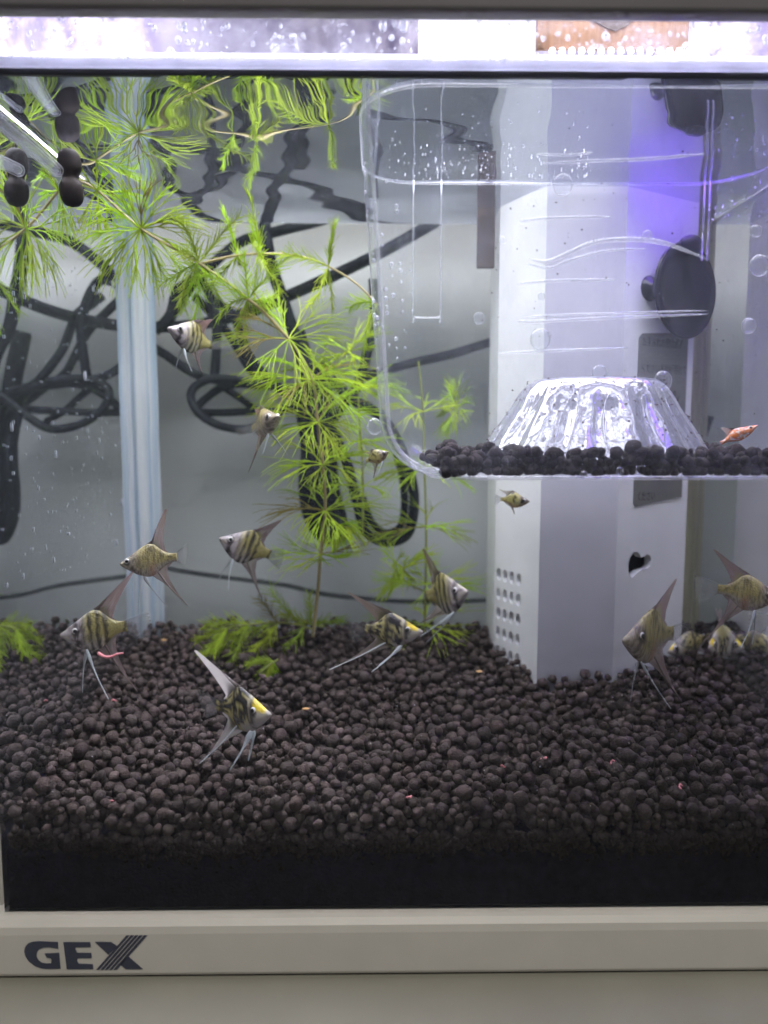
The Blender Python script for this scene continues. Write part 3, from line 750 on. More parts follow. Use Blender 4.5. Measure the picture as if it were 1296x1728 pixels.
def build_box():
    t = thing('breeding_box', 'large clear plastic breeding box with rounded corner hanging in the water', 'breeding box', ((BX0+BX1)/2, (BY0+BY1)/2, BZ0))
    zs = [BZ0 + x for x in (0,0.3,0.8,1.6,2.8,4.4,6.4,9,12,15.5,19)] + list(np.linspace(BZ0+24, BZ1, 16))
    V, F = [], []
    for z in zs: V += [(x,y,z) for x,y in box_section(z)]
    m = len(box_section(zs[0]))
    for j in range(len(zs)-1):
        for k in range(m): F.append((j*m+k, j*m+(k+1)%m, (j+1)*m+(k+1)%m, (j+1)*m+k))
    F.append(tuple(range(m-1,-1,-1)))
    part('shell', (V,F), M['box'], t)
    # thick rounded edges: base rim and corner edges that catch the light
    sec = box_section(BZ0+0.2)
    part('base_edge', tube([(x,y,BZ0+0.1) for x,y in sec]+[(sec[0][0],sec[0][1],BZ0+0.1)], 0.7, 8, False), M['bead'], t)
    sec = box_section(ZW+0.4)
    part('waterline_edge', tube([(x,y,ZW-0.4) for x,y in sec]+[(sec[0][0],sec[0][1],ZW-0.4)], 0.5, 8, False), M['bead'], t)
    # corner rib at front-left, rear-left: follow the section
    for idx, rr in ((int(m*0.5)+3, 0.5),(int(m*0.25)+6,0.5)):
        pts = []
        for z in np.linspace(BZ0+0.4, ZW+2, 40):
            s = box_section(z); pts.append((s[idx][0], s[idx][1], z))
        part('corner_rib', tube(pts, rr, 7), M['bead'], t)
    yf = lambda z: box_section(z)[int(m*0.75)-2][1]   # front wall
    def front(u,v):
        p = at(u,v,BY0+0.6); return Vector((p.x, yf(p.z)+0.1, p.z))
    ribs = [([(872,541),(900,543),(1000,538),(1196,530)],0.55), ([(880,536),(960,531),(1196,524)],0.35), ([(905,260),(960,262),(1000,257)],0.4),
            ([(915,276),(1000,272),(1100,268),(1190,260)],0.5), ([(876,374),(930,368),(1030,366)],0.5), ([(872,480),(930,474),(1040,472)],0.5),
            ([(842,596),(930,592),(1060,587)],0.45), ([(890,436),(920,442),(950,432),(1000,410),(1060,404),(1120,410),(1190,436)],0.75),
            ([(890,445),(925,452),(960,440),(1020,424),(1090,420)],0.45)]
    for pts, r in ribs:
        P = smoothpath([front(*p) for p in pts], 10); n = len(P)
        part('moulded_rib', tube(P, [r*min(1, 0.25+4*min(i,n-1-i)/n) for i in range(n)], 7), M['bead'], t)
    # slotted grooves in the rear wall
    yb = BY1-3
    for u0,u1,v1 in ((698,745,536),):
        a = at(u0,300,yb); b = at(u1,300,yb); z1 = at(u0,v1,yb).z; zt = ZW+2
        w = 2.0
        pts = [(a.x,yb,zt),(a.x,yb,z1+w),(a.x+w*0.3,yb,z1+w*0.3),(a.x+w,yb,z1),(b.x-w,yb,z1),(b.x-w*0.3,yb,z1+w*0.3),(b.x,yb,z1+w),(b.x,yb,zt)]
        part('groove', tube(smoothpath(pts,4), 0.38, 7), M['bead'], t)
    a = at(1190,300,yb)
    for dx in (0, 2.2): part('groove', tube([(a.x+dx,yb,ZW+2),(a.x+dx,yb,at(1190,440,yb).z)], 0.5, 7), M['bead'], t)
    return t
build_box()
DCX, DCY = at(1003,700,50).x, 50.0; DYS = 0.76
def build_dome():
    zb = BZ0+2.0; zt = at(1005,640,48).z
    t = thing('plastic_dome', 'clear fluted plastic dome standing in the dark soil of the breeding box', 'dome', (DCX,DCY,zb))
    H = zt-zb; n = 144
    prof = []
    for i in range(23):
        k = i/22; h = H*k
        r = 45.5 - 22.5*k**0.95
        q = max(0,(k-0.66)/0.34); h = H*(k if q == 0 else 0.66+0.34*math.sin(q*math.pi/2)); r -= 3.0*q**2
        prof.append((r,h))
    for r in (17,13,8,4,0.5): prof.append((r, H+0.5*(1-(r/20)**2)))
    nf = 14
    def mod(g, j):
        k = j/22
        if k > 1: return 1
        s = math.cos(g*nf); a = 0.032*math.sin(math.pi*min(1,max(0,(k-0.08)/0.84)))
        return 1 + a*(1 if s > 0.35 else (-1 if s < -0.35 else s/0.35))
    sv, sf = lathe((DCX,DCY,zb), Z3, prof, n, mod); part('fluted_shell', ([(p[0],DCY+(p[1]-DCY)*DYS,p[2]) for p in sv], sf), M['dome'], t)
    for k in range(nf):
        g = 2*math.pi*(k+0.5)/nf
        loop = []
        for i in range(25):
            a = math.pi*2*i/24
            kk = 0.46+0.36*math.cos(a); wd = 0.13*math.sin(a)*(1 if kk > 0.25 else 0.9)
            r = 45.5-22.5*kk**0.95; loop.append((DCX+(r*0.97+0.5)*math.cos(g+wd), DCY+(r*0.97+0.5)*DYS*math.sin(g+wd), zb+H*kk))
        part('flute_edge', tube(loop, 0.45, 6, False), M['bead'], t)
    ring = [(DCX+17*math.cos(a),DCY+17*DYS*math.sin(a),zb+H*0.995) for a in np.linspace(0,2*math.pi,49)]
    part('top_ring', tube(ring, 0.35, 7, False), M['bead'], t)
build_dome()
def build_box_soil():
    rng = np.random.RandomState(21); zb = BZ0+0.8
    def sample(rng, r):
        for _ in range(12):
            x = rng.uniform(BX0+28+r, BX1-18-r); y = rng.uniform(BY0+4.5+r, BY1-16-r)
            if (x-DCX)**2+((y-DCY)/DYS)**2 > (42+r*0.3)**2 or rng.uniform() < 0.0: return x,y
    g = deposit(330, sample, lambda r: float(np.clip(r.lognormal(math.log(1.75),0.28),1.0,3.0)), lambda x,y: zb, rng, cand=5)
    # a row against the front wall
    for x in np.arange(BX0+28, BX1-16, 2.6):
        for l in range(2):
            r = rng.uniform(1.1,2.5); g.append((x+rng.uniform(-1,1), BY0+4.0+r, zb+1.4+l*2.9+rng.uniform(-.6,.6), r))
        if rng.uniform() < 0.45: g.append((x, BY0+5+rng.uniform(0,2), zb+7.2, rng.uniform(1.7,2.4)))
    for (u,v,r) in ((1068,757,3.2),(1073,768,3.4),(990,770,2.6),(940,768,2.5)): p = at(u,v,BY0+8); g.append((p.x,p.y,p.z,r))
    x = BX0+24
    for k in range(26): 
        r = rng.uniform(1.5,2.2); g.append((rng.uniform(BX0+24,BX0+40), rng.uniform(BY0+6,BY1-22), zb+rng.uniform(2,6.0), r))
    o = granule_mesh('box_soil_granules', g, base=(0.034,0.028,0.028))
    tag(o, 'dark soil granules heaped along the floor of the clear breeding box', 'soil', kind='stuff')
build_box_soil()

# ================================================================== SUCTION CUPS, TUBE
def build_cups():
    c = at(1158,490,102)
    ax = Vector((-0.515,0.857,0.0)).normalized()
    t = thing('suction_cup', 'large round black suction cup with a side knob beside the filter top', 'suction cup', c)
    R = 19.6
    prof = [(0.3,3.6),(6,3.4),(R*0.6,2.6),(R*0.85,1.2),(R*0.97,0.5),(R,0),(R*0.97,-0.7),(R*0.8,0.2),(R*0.4,1.0),(0.3,1.2)]
    part('cup', lathe(c, ax, prof, 40), M['rubber'], t)
    part('knob', lathe(c+ax*3.0+Vector((-11.5,-7.0,0.8)), ax, [(3.0,-1),(2.6,1.5),(2.6,3),(4.6,4),(5.6,5.5),(5.3,7.0),(3.0,8.0),(0.2,8.2)], 24), M['rubber'], t)
    p = at(1166,414,100); part('pull_tab', ellipsoid(p, X3*5.4, Y3*2.2, Z3*4.6, 16, 10), M['rubber'], t)
    # rim seen as a ring
    a = ax.orthogonal().normalized(); b = ax.cross(a)
    part('rim', tube([c+(a*math.cos(g)+b*math.sin(g))*(R+0.3)+ax*0.2 for g in np.linspace(0,2*math.pi,49)], 0.8, 7, False), M['rubber'], t)
    # the twin-lobed holder on the left pane
    c = at(119,300,54)
    t = thing('twin_suction_cup', 'small black twin-lobed rubber suction cup on the left pane', 'suction cup', c)
    V, F = [], []; n = 28; m = 14
    half = 10.3
    for j in range(n+1):
        q = -1+2*j/n; z = half*q
        r = 4.3*(1-0.36*math.exp(-(q/0.20)**2))*math.sqrt(max(0.0, 1-abs(q)**5)) + 0.02
        for k in range(m):
            g = 2*math.pi*k/m; V.append((c.x+math.cos(g)*r*1.0+0.4*q*-1, c.y+math.sin(g)*r*0.85, c.z+z))
    for j in range(n):
        for k in range(m): F.append((j*m+k, j*m+(k+1)%m, (j+1)*m+(k+1)%m, (j+1)*m+k))
    part('rubber_lobes', (V,F), M['brownrubber'], t)
    # clear tube running along the left pane to the holder
    P = [at(97,288,50), at(60,255,28), at(-10,197,4)]
    for p in P: p.x = max(p.x, XL+3.2)
    tt = thing('clear_tube', 'clear plastic tube end slanting from the left edge to the twin suction cup', 'tube', P[0])
    part('outer_wall', tube(smoothpath(P,8), 2.3, 14), M['tube'], tt)
    part('inner_bore', tube(smoothpath([P[0]+Vector((0,0,0.0)),P[1],P[2]],8), 1.4, 12), M['tube'], tt)
build_cups()

# ================================================================== PLANTS
def filament(V, F, Cc, p, d, L, r0, r1, droop, rng, col, seg=3):
    pts = [Vector(p)]; dd = Vector(d).normalized(); st = L/seg
    for i in range(seg):
        dd = (dd + Vector((0,0,-droop)) + Vector(rng.normal(0,0.085,3))).normalized(); pts.append(pts[-1]+dd*st)
    v, f = tube(pts, [0.84*(r0+(r1-r0)*i/seg) for i in range(seg+1)], 4, False)
    n = len(V); V += v; F += [tuple(i+n for i in q) for q in f]; Cc += [col]*len(v)
    return pts, dd
def leafcol(rng, dense=0):
    k = rng.uniform(0.6,1.2); y = rng.uniform(0,1)
    if rng.uniform() < 0.035: return (0.42*k, 0.36*k, 0.09*k, 1)
    return (0.50*k*(1+0.25*y), 0.74*k, 0.04*k+0.02*y, 1)
def forked(V, F, Cc, p, d, R, rng, side, droop=0.05, sub=3):
    base = leafcol(rng); d = Vector(d)
    L0 = R*rng.uniform(0.22,0.32)
    pts, dd = filament(V,F,Cc,p,d,L0,0.42,0.36,droop*0.3,rng,base,2)
    e = pts[-1]; w = dd.cross(side).normalized() if dd.cross(side).length > 1e-4 else dd.orthogonal()
    for a in np.linspace(-1,1,sub):
        d2 = (dd + side*(a*0.34+rng.normal(0,0.05)) + w*rng.normal(0,0.10)).normalized()
        L1 = R*rng.uniform(0.22,0.34)
        p2, d3 = filament(V,F,Cc,e,d2,L1,0.33,0.28,droop,rng,base,2)
        for b in ((-1,1) if rng.uniform() < 0.4 else (-1,0,1)):
            d4 = (d3 + side*(b*0.20+rng.normal(0,0.06)) + w*rng.normal(0,0.09)).normalized()
            filament(V,F,Cc,p2[-1],d4,R*rng.uniform(0.36,0.62),0.28,0.13,droop*1.6,rng,base,4)
def comb(V, F, Cc, p, d, R, rng, side, droop=0.12, nfil=20):
    base = leafcol(rng)
    pts, dd = filament(V,F,Cc,p,d,R,0.42,0.2,droop,rng,base,8)
    for i in range(nfil):
        k = (i+0.8)/nfil; q = k*(len(pts)-1); j = min(int(q),len(pts)-2); pos = pts[j].lerp(pts[j+1], q-j)
        t = (pts[j+1]-pts[j]).normalized(); w = t.cross(side)
        for s in (-1,1):
            d2 = (t*rng.uniform(0.75,1.0) + side*s*rng.uniform(0.35,0.7) + w*rng.normal(0,0.2)).normalized()
            filament(V,F,Cc,pos,d2,R*rng.uniform(0.30,0.48)*(1-0.35*k),0.26,0.11,droop*0.7,rng,base,3)
def whorl(plant, c, axis, R, nleaf, kind, rng, lean=0.15, droop=0.06, arc=None, prefer=None):
    V, F, Cc = [], [], []
    ax = Vector(axis).normalized(); a = ax.orthogonal().normalized(); b = ax.cross(a); g0 = rng.uniform(0,6.28)
    for k in range(nleaf):
        g = g0 + 2*math.pi*(k+rng.uniform(-0.25,0.25))/nleaf
        d = (a*math.cos(g)+b*math.sin(g)); side = (b*math.cos(g)-a*math.sin(g))
        if prefer is not None: d = (d + Vector(prefer)*0.9).normalized(); side = ax.cross(d); side = side.normalized() if side.length>1e-3 else d.orthogonal().normalized()
        d = (d + ax*(lean+rng.normal(0,0.10))).normalized(); r = R*rng.uniform(0.78,1.12)
        if kind == 'fork': forked(V,F,Cc,c,d,r,rng,side,droop,4)
        else: comb(V,F,Cc,c,d,r,rng,side,droop)
    o = part('leaf_whorl', (V,F), M['leaf'], plant, cols=Cc)
def mmpx(y): return (y+225)/FPX
def build_plants():
    rng = np.random.RandomState(31)
    def plant(name, label, y, stem, nodes, mat, rad=0.75, y2=None):
        pts = [at(u,v,(q[0] if q else y)) for (u,v,*q) in stem]
        base = min(pts, key=lambda p: p.z)
        t = thing(name, label, 'plant', base)
        P = smoothpath(pts, 10); part('stem', tube(P, [rad*(1-0.35*i/len(P)) for i in range(len(P))], 7), mat, t)
        for nd in nodes:
            u,v,rpx,nl,kind = nd[:5]; kw = nd[5] if len(nd) > 5 else {}
            yy = kw.pop('y', None)
            if yy is None:                                  # sit on the stem: nearest stem point in depth
                best = min(P, key=lambda p: (p-at(u,v,p.y)).length); yy = best.y
            c = at(u,v,yy); ax = kw.pop('ax', (0.05,-0.75,0.7))
            whorl(t, c, ax, rpx*mmpx(yy), nl, kind, rng, **kw)
        return t
    # main stem: up from the soil, then bending left under the surface
    plant('tall_water_plant', 'tall bright green feathery plant rising beside the cables and bending left under the surface', 106,
        [(528,1075,112),(536,1000,112),(541,935,110),(549,862,108),(545,783,106),(536,712,104),(527,640,102),(487,572,100),(420,505,98),(335,444,95),(238,386,90),(165,322,86),(120,300,80)],
        [(541,935,85,9,'fork',{'ax':(0,-0.25,1),'droop':-0.02}), (549,862,105,12,'fork',{'ax':(0.05,-0.45,0.9)}), (545,783,98,11,'fork',{'ax':(0.1,-0.5,0.85)}),
         (536,712,105,12,'fork',{'ax':(0,-0.6,0.8)}), (527,640,118,14,'fork',{'ax':(0.1,-0.55,0.8),'droop':0.08}), (487,572,114,14,'fork',{'ax':(0.35,-0.8,0.6)}),
         (420,503,88,5,'comb',{'ax':(0.6,-0.4,-0.4),'prefer':(-0.6,0,-0.5)}), (420,503,100,3,'comb',{'ax':(0.6,-0.4,-0.4),'prefer':(0.2,0,0.9),'droop':-0.02}),
         (335,443,92,5,'comb',{'ax':(0.6,-0.4,-0.4),'prefer':(-0.5,0,-0.7)}), (335,443,95,3,'comb',{'ax':(0.6,-0.4,-0.4),'prefer':(0.25,0,0.8),'droop':0}),
         (238,386,108,20,'fork',{'ax':(0.55,-0.75,-0.25),'droop':0.07}),
         (165,322,88,12,'fork',{'ax':(0.6,-0.5,-0.4),'droop':0.05})], M['stem_tan'], 0.8)
    # side shoot arching to the right below the surface
    plant('arching_shoot', 'thin plant shoot arching right from the tall plant to the breeding box', 108,
        [(338,445,100),(395,432,104),(448,428,108),(505,432,108),(555,450,108),(603,480,106),(637,515,104)],
        [(436,425,90,3,'comb',{'ax':(1,0,0),'prefer':(-0.2,0,0.9),'droop':0.0}), (436,425,85,3,'comb',{'ax':(1,0,0),'prefer':(0.05,0,-0.8)}), (400,432,70,3,'comb',{'ax':(1,0,0),'prefer':(-0.3,0,0.8),'droop':0}),
         (554,450,82,2,'comb',{'ax':(1,0,0),'prefer':(0.0,0,1.2),'droop':-0.01}), (554,450,85,3,'comb',{'ax':(1,0,0),'prefer':(-0.6,0,-0.9)}),
         (636,514,85,3,'comb',{'ax':(1,0,0),'prefer':(-0.8,0,-0.5)})], M['stem_tan'], 0.6)
    plant('dense_tip', 'dense yellow-green plant tip left of the breeding box wall', 128,
        [(612,900,134),(612,800,132),(606,700,130),(600,620,128),(585,585,128)],
        [(588,592,70,9,'fork',{'ax':(-0.3,-0.6,0.7),'droop':0.04}), (604,655,85,9,'fork',{'ax':(0,-0.3,1)}), (608,745,75,8,'fork',{'ax':(0,-0.3,1)}), (612,820,70,6,'fork',{'ax':(0,-0.2,1)})], M['stem'], 0.6)
    plant('bright_side_tuft', 'small dense bright green tuft leaning off the tall stem below its middle', 112,
        [(552,870,110),(565,880,112),(578,892,112)],
        [(572,886,46,14,'fork',{'ax':(0.6,-0.3,-0.7),'lean':0.8,'droop':0.1})], M['stem'], 0.5)
    plant('rear_stem_plant', 'thin upright plant stem seen below the breeding box with sparse flat whorls', 138,
        [(716,1075,140),(718,990,140),(719,890,139),(716,780,138),(714,690,137),(706,610,136)],
        [(719,888,105,7,'fork',{'ax':(0,-0.15,1),'droop':0.03}), (720,985,100,9,'fork',{'ax':(0,-0.2,1),'droop':0.0}), (719,1055,110,7,'fork',{'ax':(0,-0.1,1),'droop':0.03}),
         (716,790,100,7,'fork',{'ax':(0,-0.15,1)}), (714,695,80,6,'fork',{'ax':(0,-0.2,1)}), (770,690,55,14,'fork',{'ax':(-1,-0.3,0.2),'lean':0.2,'droop':0.04,'y':137})], M['stem'], 0.65)
    plant('blurred_tuft', 'pale green feathery tuft beside the rear stem behind two fish', 139,
        [(722,1000,139),(690,985,138),(668,962,138)],
        [(680,960,65,9,'fork',{'ax':(0.5,-0.3,-0.5),'droop':0.05}), (668,950,45,7,'fork',{'ax':(0.5,-0.3,0.3)})], M['stem'], 0.5)
    plant('creeping_frond', 'feathery green frond lying on the soil right of the corner bead', 128,
        [(528,1062,128),(490,1052,126),(440,1052,122),(385,1060,118),(338,1078,114)],
        [(515,1056,85,2,'comb',{'ax':(0,-1,0.2),'prefer':(-1.2,-0.2,-0.1),'droop':0.03}), (470,1052,85,3,'comb',{'ax':(0,-1,0.2),'prefer':(-1.3,-0.2,0.1),'droop':0.05}), (420,1054,85,3,'comb',{'ax':(0,-1,0.2),'prefer':(-1.3,-0.3,-0.1),'droop':0.04}),
         (385,1060,60,3,'comb',{'ax':(0,-1,0.2),'prefer':(-1.3,-0.3,-0.2),'droop':0.04}), (525,1055,60,3,'comb',{'ax':(0,-1,0.2),'prefer':(-0.2,0,0.9),'droop':0})], M['stem'], 0.6)
    plant('short_sprig', 'short green sprig lying on the soil below the creeping frond', 98,
        [(470,1112,100),(452,1124,98),(436,1140,96)],
        [(462,1116,45,4,'comb',{'ax':(0,-1,0.2),'prefer':(-1.0,0,-0.9),'droop':0.04})], M['stem'], 0.5)
build_plants()

# ================================================================== FISH
SP  = np.array([0,.02,.06,.12,.20,.30,.40,.50,.57,.64,.72,.80,.88,.94,1.0])
UPP = np.array([.004,.024,.046,.078,.126,.186,.244,.290,.298,.268,.190,.122,.086,.078,.080])
LOW = np.array([-.006,-.036,-.070,-.118,-.178,-.236,-.276,-.288,-.272,-.232,-.166,-.112,-.084,-.078,-.080])
WID = np.array([.006,.024,.038,.054,.070,.082,.082,.074,.064,.052,.040,.030,.022,.017,.012])
def prof(s, A):
    i = np.searchsorted(SP, s)-1; i = int(np.clip(i,0,len(SP)-2)); t = (s-SP[i])/(SP[i+1]-SP[i])
    m = lambda k: (A[min(k+1,len(A)-1)]-A[max(k-1,0)])/(SP[min(k+1,len(A)-1)]-SP[max(k-1,0)])
    h = SP[i+1]-SP[i]; t2, t3 = t*t, t*t*t
    return (2*t3-3*t2+1)*A[i]+(t3-2*t2+t)*h*m(i)+(-2*t3+3*t2)*A[i+1]+(t3-t2)*h*m(i+1)
def mix(a, b, t): t = max(0,min(1,t)); return tuple(a[i]+(b[i]-a[i])*t for i in range(3))
def sstep(a,b,x): t = max(0,min(1,(x-a)/(b-a))); return t*t*(3-2*t)
ES = [0.2]
def skin(kind, s, t, side, seed):
    """own colours of the scales; s nose to tail, t belly -1 to back +1"""
    q = Vector((s*9+seed*3.1, t*3.2, side*0.6+seed))
    n = noise.noise(q); n2 = noise.noise(q*2.7); n3 = noise.noise(q*6)
    silver = (0.52,0.48,0.50); olive = (0.36,0.315,0.105); pale = (0.52,0.46,0.23); dark = (0.020,0.016,0.018)
    es = ES[0]; ed = math.hypot(s-es, (t-.22)*0.2)
    if kind == 'stripe':
        c = mix((0.44,0.39,0.41), olive, sstep(.30,.46,s)); c = mix(c, pale, 0.6*sstep(-.1,.5,n2)); c = mix(c, silver, 0.75*sstep(-0.2,-0.75,t)*(1-sstep(.55,.75,s)))
        c = mix(c, (0.10,0.065,0.075), 0.7*sstep(0.0,.5,n)*(1-sstep(.3,.42,s)))
        for pos, wd, st in ((es+.01,.045,.95),(.46,.036,1.0),(.575,.036,1.0),(.69,.038,1.0),(.98,.03,.95),(.36,.026,.5)):
            p = pos + 0.035*n + 0.02*n2 + 0.03*t*(pos-.4); c = mix(c, dark, st*max(0,1-abs(s-p)/(wd*(1+0.7*n2)))**0.45*sstep(-.55,-.05,n3+0.25))
    elif kind == 'plain':
        c = mix((0.42,0.36,0.28), (0.42,0.355,0.13), sstep(.22,.42,s)); c = mix(c, pale, 0.5*sstep(0,.5,n2)); c = mix(c, (0.54,0.48,0.45), 0.8*sstep(-0.1,-0.8,t)); c = mix(c, (0.10,0.075,0.05), 0.65*sstep(0.0,.4,n3+0.5*n2))
        for pos in (.5,.62,.73): c = mix(c, dark, 0.55*max(0,1-abs(s-pos-0.02*n)/.016)*sstep(-.5,.1,t))
        c = mix(c, (0.38,0.16,0.10), 0.55*math.exp(-((s-.55)/.06)**2)*sstep(0.1,-0.5,t)); c = mix(c, (0.10,0.07,0.08), 0.8*max(0,1-abs(s-.24)/.05)*sstep(-.2,.3,n2+0.1))
        for ps,pt,r in ((.56,.62,.07),(.74,.35,.06),(.87,.3,.06),(.2,-.5,.06),(.97,0,.04)): c = mix(c, dark, 0.7*max(0,1-math.hypot((s-ps)/r,(t-pt)/(r*6))))
    elif kind == 'koi':
        c = mix((0.56,0.51,0.45),(0.50,0.44,0.18), sstep(.25,.45,s)); c = mix(c, silver, 0.8*sstep(-.25,-.7,t)*(1-sstep(.45,.6,s)))
        blk = sstep(.0,.12,n+0.45*n2) * sstep(.3,.38,s)
        for ps, wd in ((es+.02,.045),(.62,.05),(.90,.07)): blk = max(blk, 0.95*max(0,1-abs(s-ps-0.04*n2)/wd)**0.5 * (1 if (ps > .5 or t > -.5) else 0.3))
        c = mix(c, (0.028,0.024,0.028), blk)
        c = mix(c, (0.85,0.65,0.02), sstep(es+.045,es-.02,s)*sstep(0.25,.55,t)*sstep(.05,.11,s)); c = mix(c, (0.40,0.33,0.33), sstep(.10,.03,s)*0.6)
    elif kind == 'fry':
        c = mix((0.35,0.30,0.22),(0.42,0.38,0.12), sstep(.2,.5,s)); c = mix(c, dark, 0.9*sstep(.05,.25,n+0.3*n2)); c = mix(c, (0.5,0.3,0.2), 0.5*sstep(-.3,-.8,t))
    else: # orange
        c = mix((0.78,0.20,0.03),(0.85,0.72,0.62), sstep(.08,.3,n+0.5*n2)); c = mix(c, (0.25,0.09,0.04), 0.6*sstep(.25,.45,n3))
    c = mix(c, (0.03,0.024,0.028), 0.8*sstep(.075,.05,ed)*(1 if kind != 'orange' else 0))
    gl = abs(math.hypot((s-.20)/.16, (t+.05)/.95)-1.0)            # edge of the gill cover
    if s > .2: c = mix(c, (0.09,0.05,0.055), 0.6*max(0,1-gl/.10))
    return (*c, 1)
FINC = {'stripe':(0.40,0.25,0.23),'plain':(0.48,0.31,0.27),'koi':(0.70,0.60,0.59),'fry':(0.42,0.36,0.22),'orange':(0.75,0.55,0.42)}
FDARK = {'stripe':0.6,'plain':0.45,'koi':0.15,'fry':0.4,'orange':0.1}
def fin_mesh(B, E, ctrl, rows, col, dark, al, seed, basecol=None, raydark=True):
    """membrane between base points B and edge points E, its rays standing slightly proud"""
    n = len(B); V, F, Cc = [], [], []
    for i in range(n):
        rayk = 1.0 if i%2 == 0 else 0.0
        for j in range(rows+1):
            t = j/rows; p = B[i].lerp(E[i], t) + ctrl*(t*(1-t))*(E[i]-B[i]).length
            V.append(p)
            c = mix(col, (col[0]*0.18,col[1]*0.15,col[2]*0.18), dark*(0.15+0.85*rayk)*(1 if raydark else 0.3))
            k2 = noise.noise(Vector((i*0.35+seed, t*3, seed)))
            c = mix(c, (0.75,0.68,0.68), max(0,k2)*0.5)
            if basecol: c = mix(basecol, c, sstep(0.0,0.3,t))
            a = al*(0.55+0.45*rayk)*(1-0.35*t) if al < 0.6 else al*(1-0.12*t*(1-rayk))
            Cc.append((*c, max(0.05,min(1,a))))
    m = rows+1
    for i in range(n-1):
        for j in range(rows): F.append((i*m+j, (i+1)*m+j, (i+1)*m+j+1, i*m+j+1))
    return V, F, Cc
def piece(keys, u):
    for (a,pa),(b,pb) in zip(keys, keys[1:]):
        if u <= b: t = (u-a)/(b-a) if b > a else 0; return pa.lerp(pb, t)
    return keys[-1][1]
def fish(label, kind, nose, tail, yn, yt, hf, dorsal, anal, vents, caudal, seed, bend=0.0, roll=0.0, thick=1.0, ventr=0.36, name='angelfish', koi_fin=None, fw=0.035, es=0.19):
    ES[0] = es
    Np = at(*nose, yn); Tp = at(*tail, yt); L = (Np-Tp).length; f = (Np-Tp)/L
    up = (Z3 - f*Z3.dot(f)).normalized(); side = f.cross(up).normalized()
    if roll: q = Matrix.Rotation(math.radians(roll), 3, f); up = q@up; side = q@side
    if side.y > 0: side = -side                     # side points towards the camera
    def P(s, h, w): return Np - f*(s*L) + up*(h*L) + side*(w*L + bend*L*(s-0.4)**2*(1 if s > 0.4 else 0.3))
    ns, nr = 54, 28; V, F, Cc = [], [], []
    t = thing(name, label, 'fish', P(.5, prof(.5,LOW)*hf, 0), 'juvenile angelfish in the tank' if name == 'angelfish' else None)
    for i in range(ns+1):
        s = (i/ns)**1.15; u_, l_, w_ = prof(s,UPP)*hf, prof(s,LOW)*hf, prof(s,WID)*thick; c_ = (u_+l_)/2; h_ = (u_-l_)/2
        for k in range(nr):
            g = 2*math.pi*k/nr; cz, cx = math.sin(g), math.cos(g)
            ww = w_*math.copysign(abs(cx)**0.9, cx)*(1-0.35*abs(cz)**3)
            V.append(P(s, c_+h_*math.copysign(abs(cz)**0.95,cz), ww)); Cc.append(skin(kind, s, cz, 1 if cx > 0 else -1, seed))
    for i in range(ns):
        for k in range(nr): F.append((i*nr+k, i*nr+(k+1)%nr, (i+1)*nr+(k+1)%nr, (i+1)*nr+k))
    F.append(tuple(range(nr-1,-1,-1))); F.append(tuple(ns*nr+k for k in range(nr)))
    part('body', (V,F), M['fish'], t, cols=Cc)
    ym = (yn+yt)/2; fc = FINC[kind]; fd = FDARK[kind]
    if koi_fin: fc, fd = koi_fin
    def onmid(u, v, s, dy=0): return at(u, v, P(s,0,0).y+dy)
    n = 34
    if dorsal:
        tip = onmid(*dorsal, 0.75); s0, s1 = 0.44, 0.86
        B = []; E = []
        b = lambda u: P(s0+(s1-s0)*u, prof(s0+(s1-s0)*u,UPP)*hf*0.93, 0)
        keys = [(0,b(0)+up*0.01*L),(.30,b(.30)+(up*0.075-f*0.05)*L),(.38,b(.33).lerp(tip,.5)+f*fw*L),(.48,tip+f*0.6*fw*L),(.57,tip-f*0.55*fw*L),(.66,b(.64).lerp(tip,.6)-f*0.75*fw*L),(.75,b(.74).lerp(tip,.24)-f*0.4*fw*L),(.88,b(.88)+up*0.05*L),(1,b(1)+up*0.02*L)]
        for i in range(n): u = i/(n-1); B.append(b(u)); E.append(piece(keys,u))
        v,f_,c = fin_mesh(B,E,f*0.16,9,fc,fd,0.78 if not koi_fin else 0.92,seed,basecol=skin(kind,.6,.9,1,seed)[:3]); part('dorsal_fin',(v,f_),M['fin'],t,cols=c)
        for k in range(9):                          # short spines along the front of the fin
            u = 0.03+0.38*k/9; a0 = b(u); e0 = piece(keys,u); part('fin_spine', tube([a0, e0, e0+(up*0.6-f)*0.022*L],[0.16,0.14,0.05],4), M['fin_spine'], t)
    if anal:
        tip = onmid(*anal, 0.7); s0, s1 = 0.52, 0.90
        b = lambda u: P(s0+(s1-s0)*u, prof(s0+(s1-s0)*u,LOW)*hf*0.93, 0)
        keys = [(0,b(0)-up*0.01*L),(.18,b(.16).lerp(tip,.28)+f*0.02*L),(.32,b(.22).lerp(tip,.60)),(.42,tip),(.48,b(.36).lerp(tip,.66)),(.60,b(.5).lerp(tip,.30)),(.74,b(.74)-up*0.07*L),(1,b(1)-up*0.02*L)]
        B = [b(i/(n-1)) for i in range(n)]; E = [piece(keys,i/(n-1)) for i in range(n)]
        v,f_,c = fin_mesh(B,E,f*0.10,9,mix(fc,(0.45,0.45,0.45),.35),fd,0.82,seed+2,basecol=skin(kind,.6,-.9,1,seed)[:3]); part('anal_fin',(v,f_),M['fin'],t,cols=c)
        a0 = b(.3); part('fin_filament', tube(smoothpath([a0, a0.lerp(tip,.5)+f*0.03*L, tip],8), [0.30*(1-0.7*i/16)+0.05 for i in range(17)], 5), M['ray_white'] if kind == 'koi' else M['fin_spine'], t)
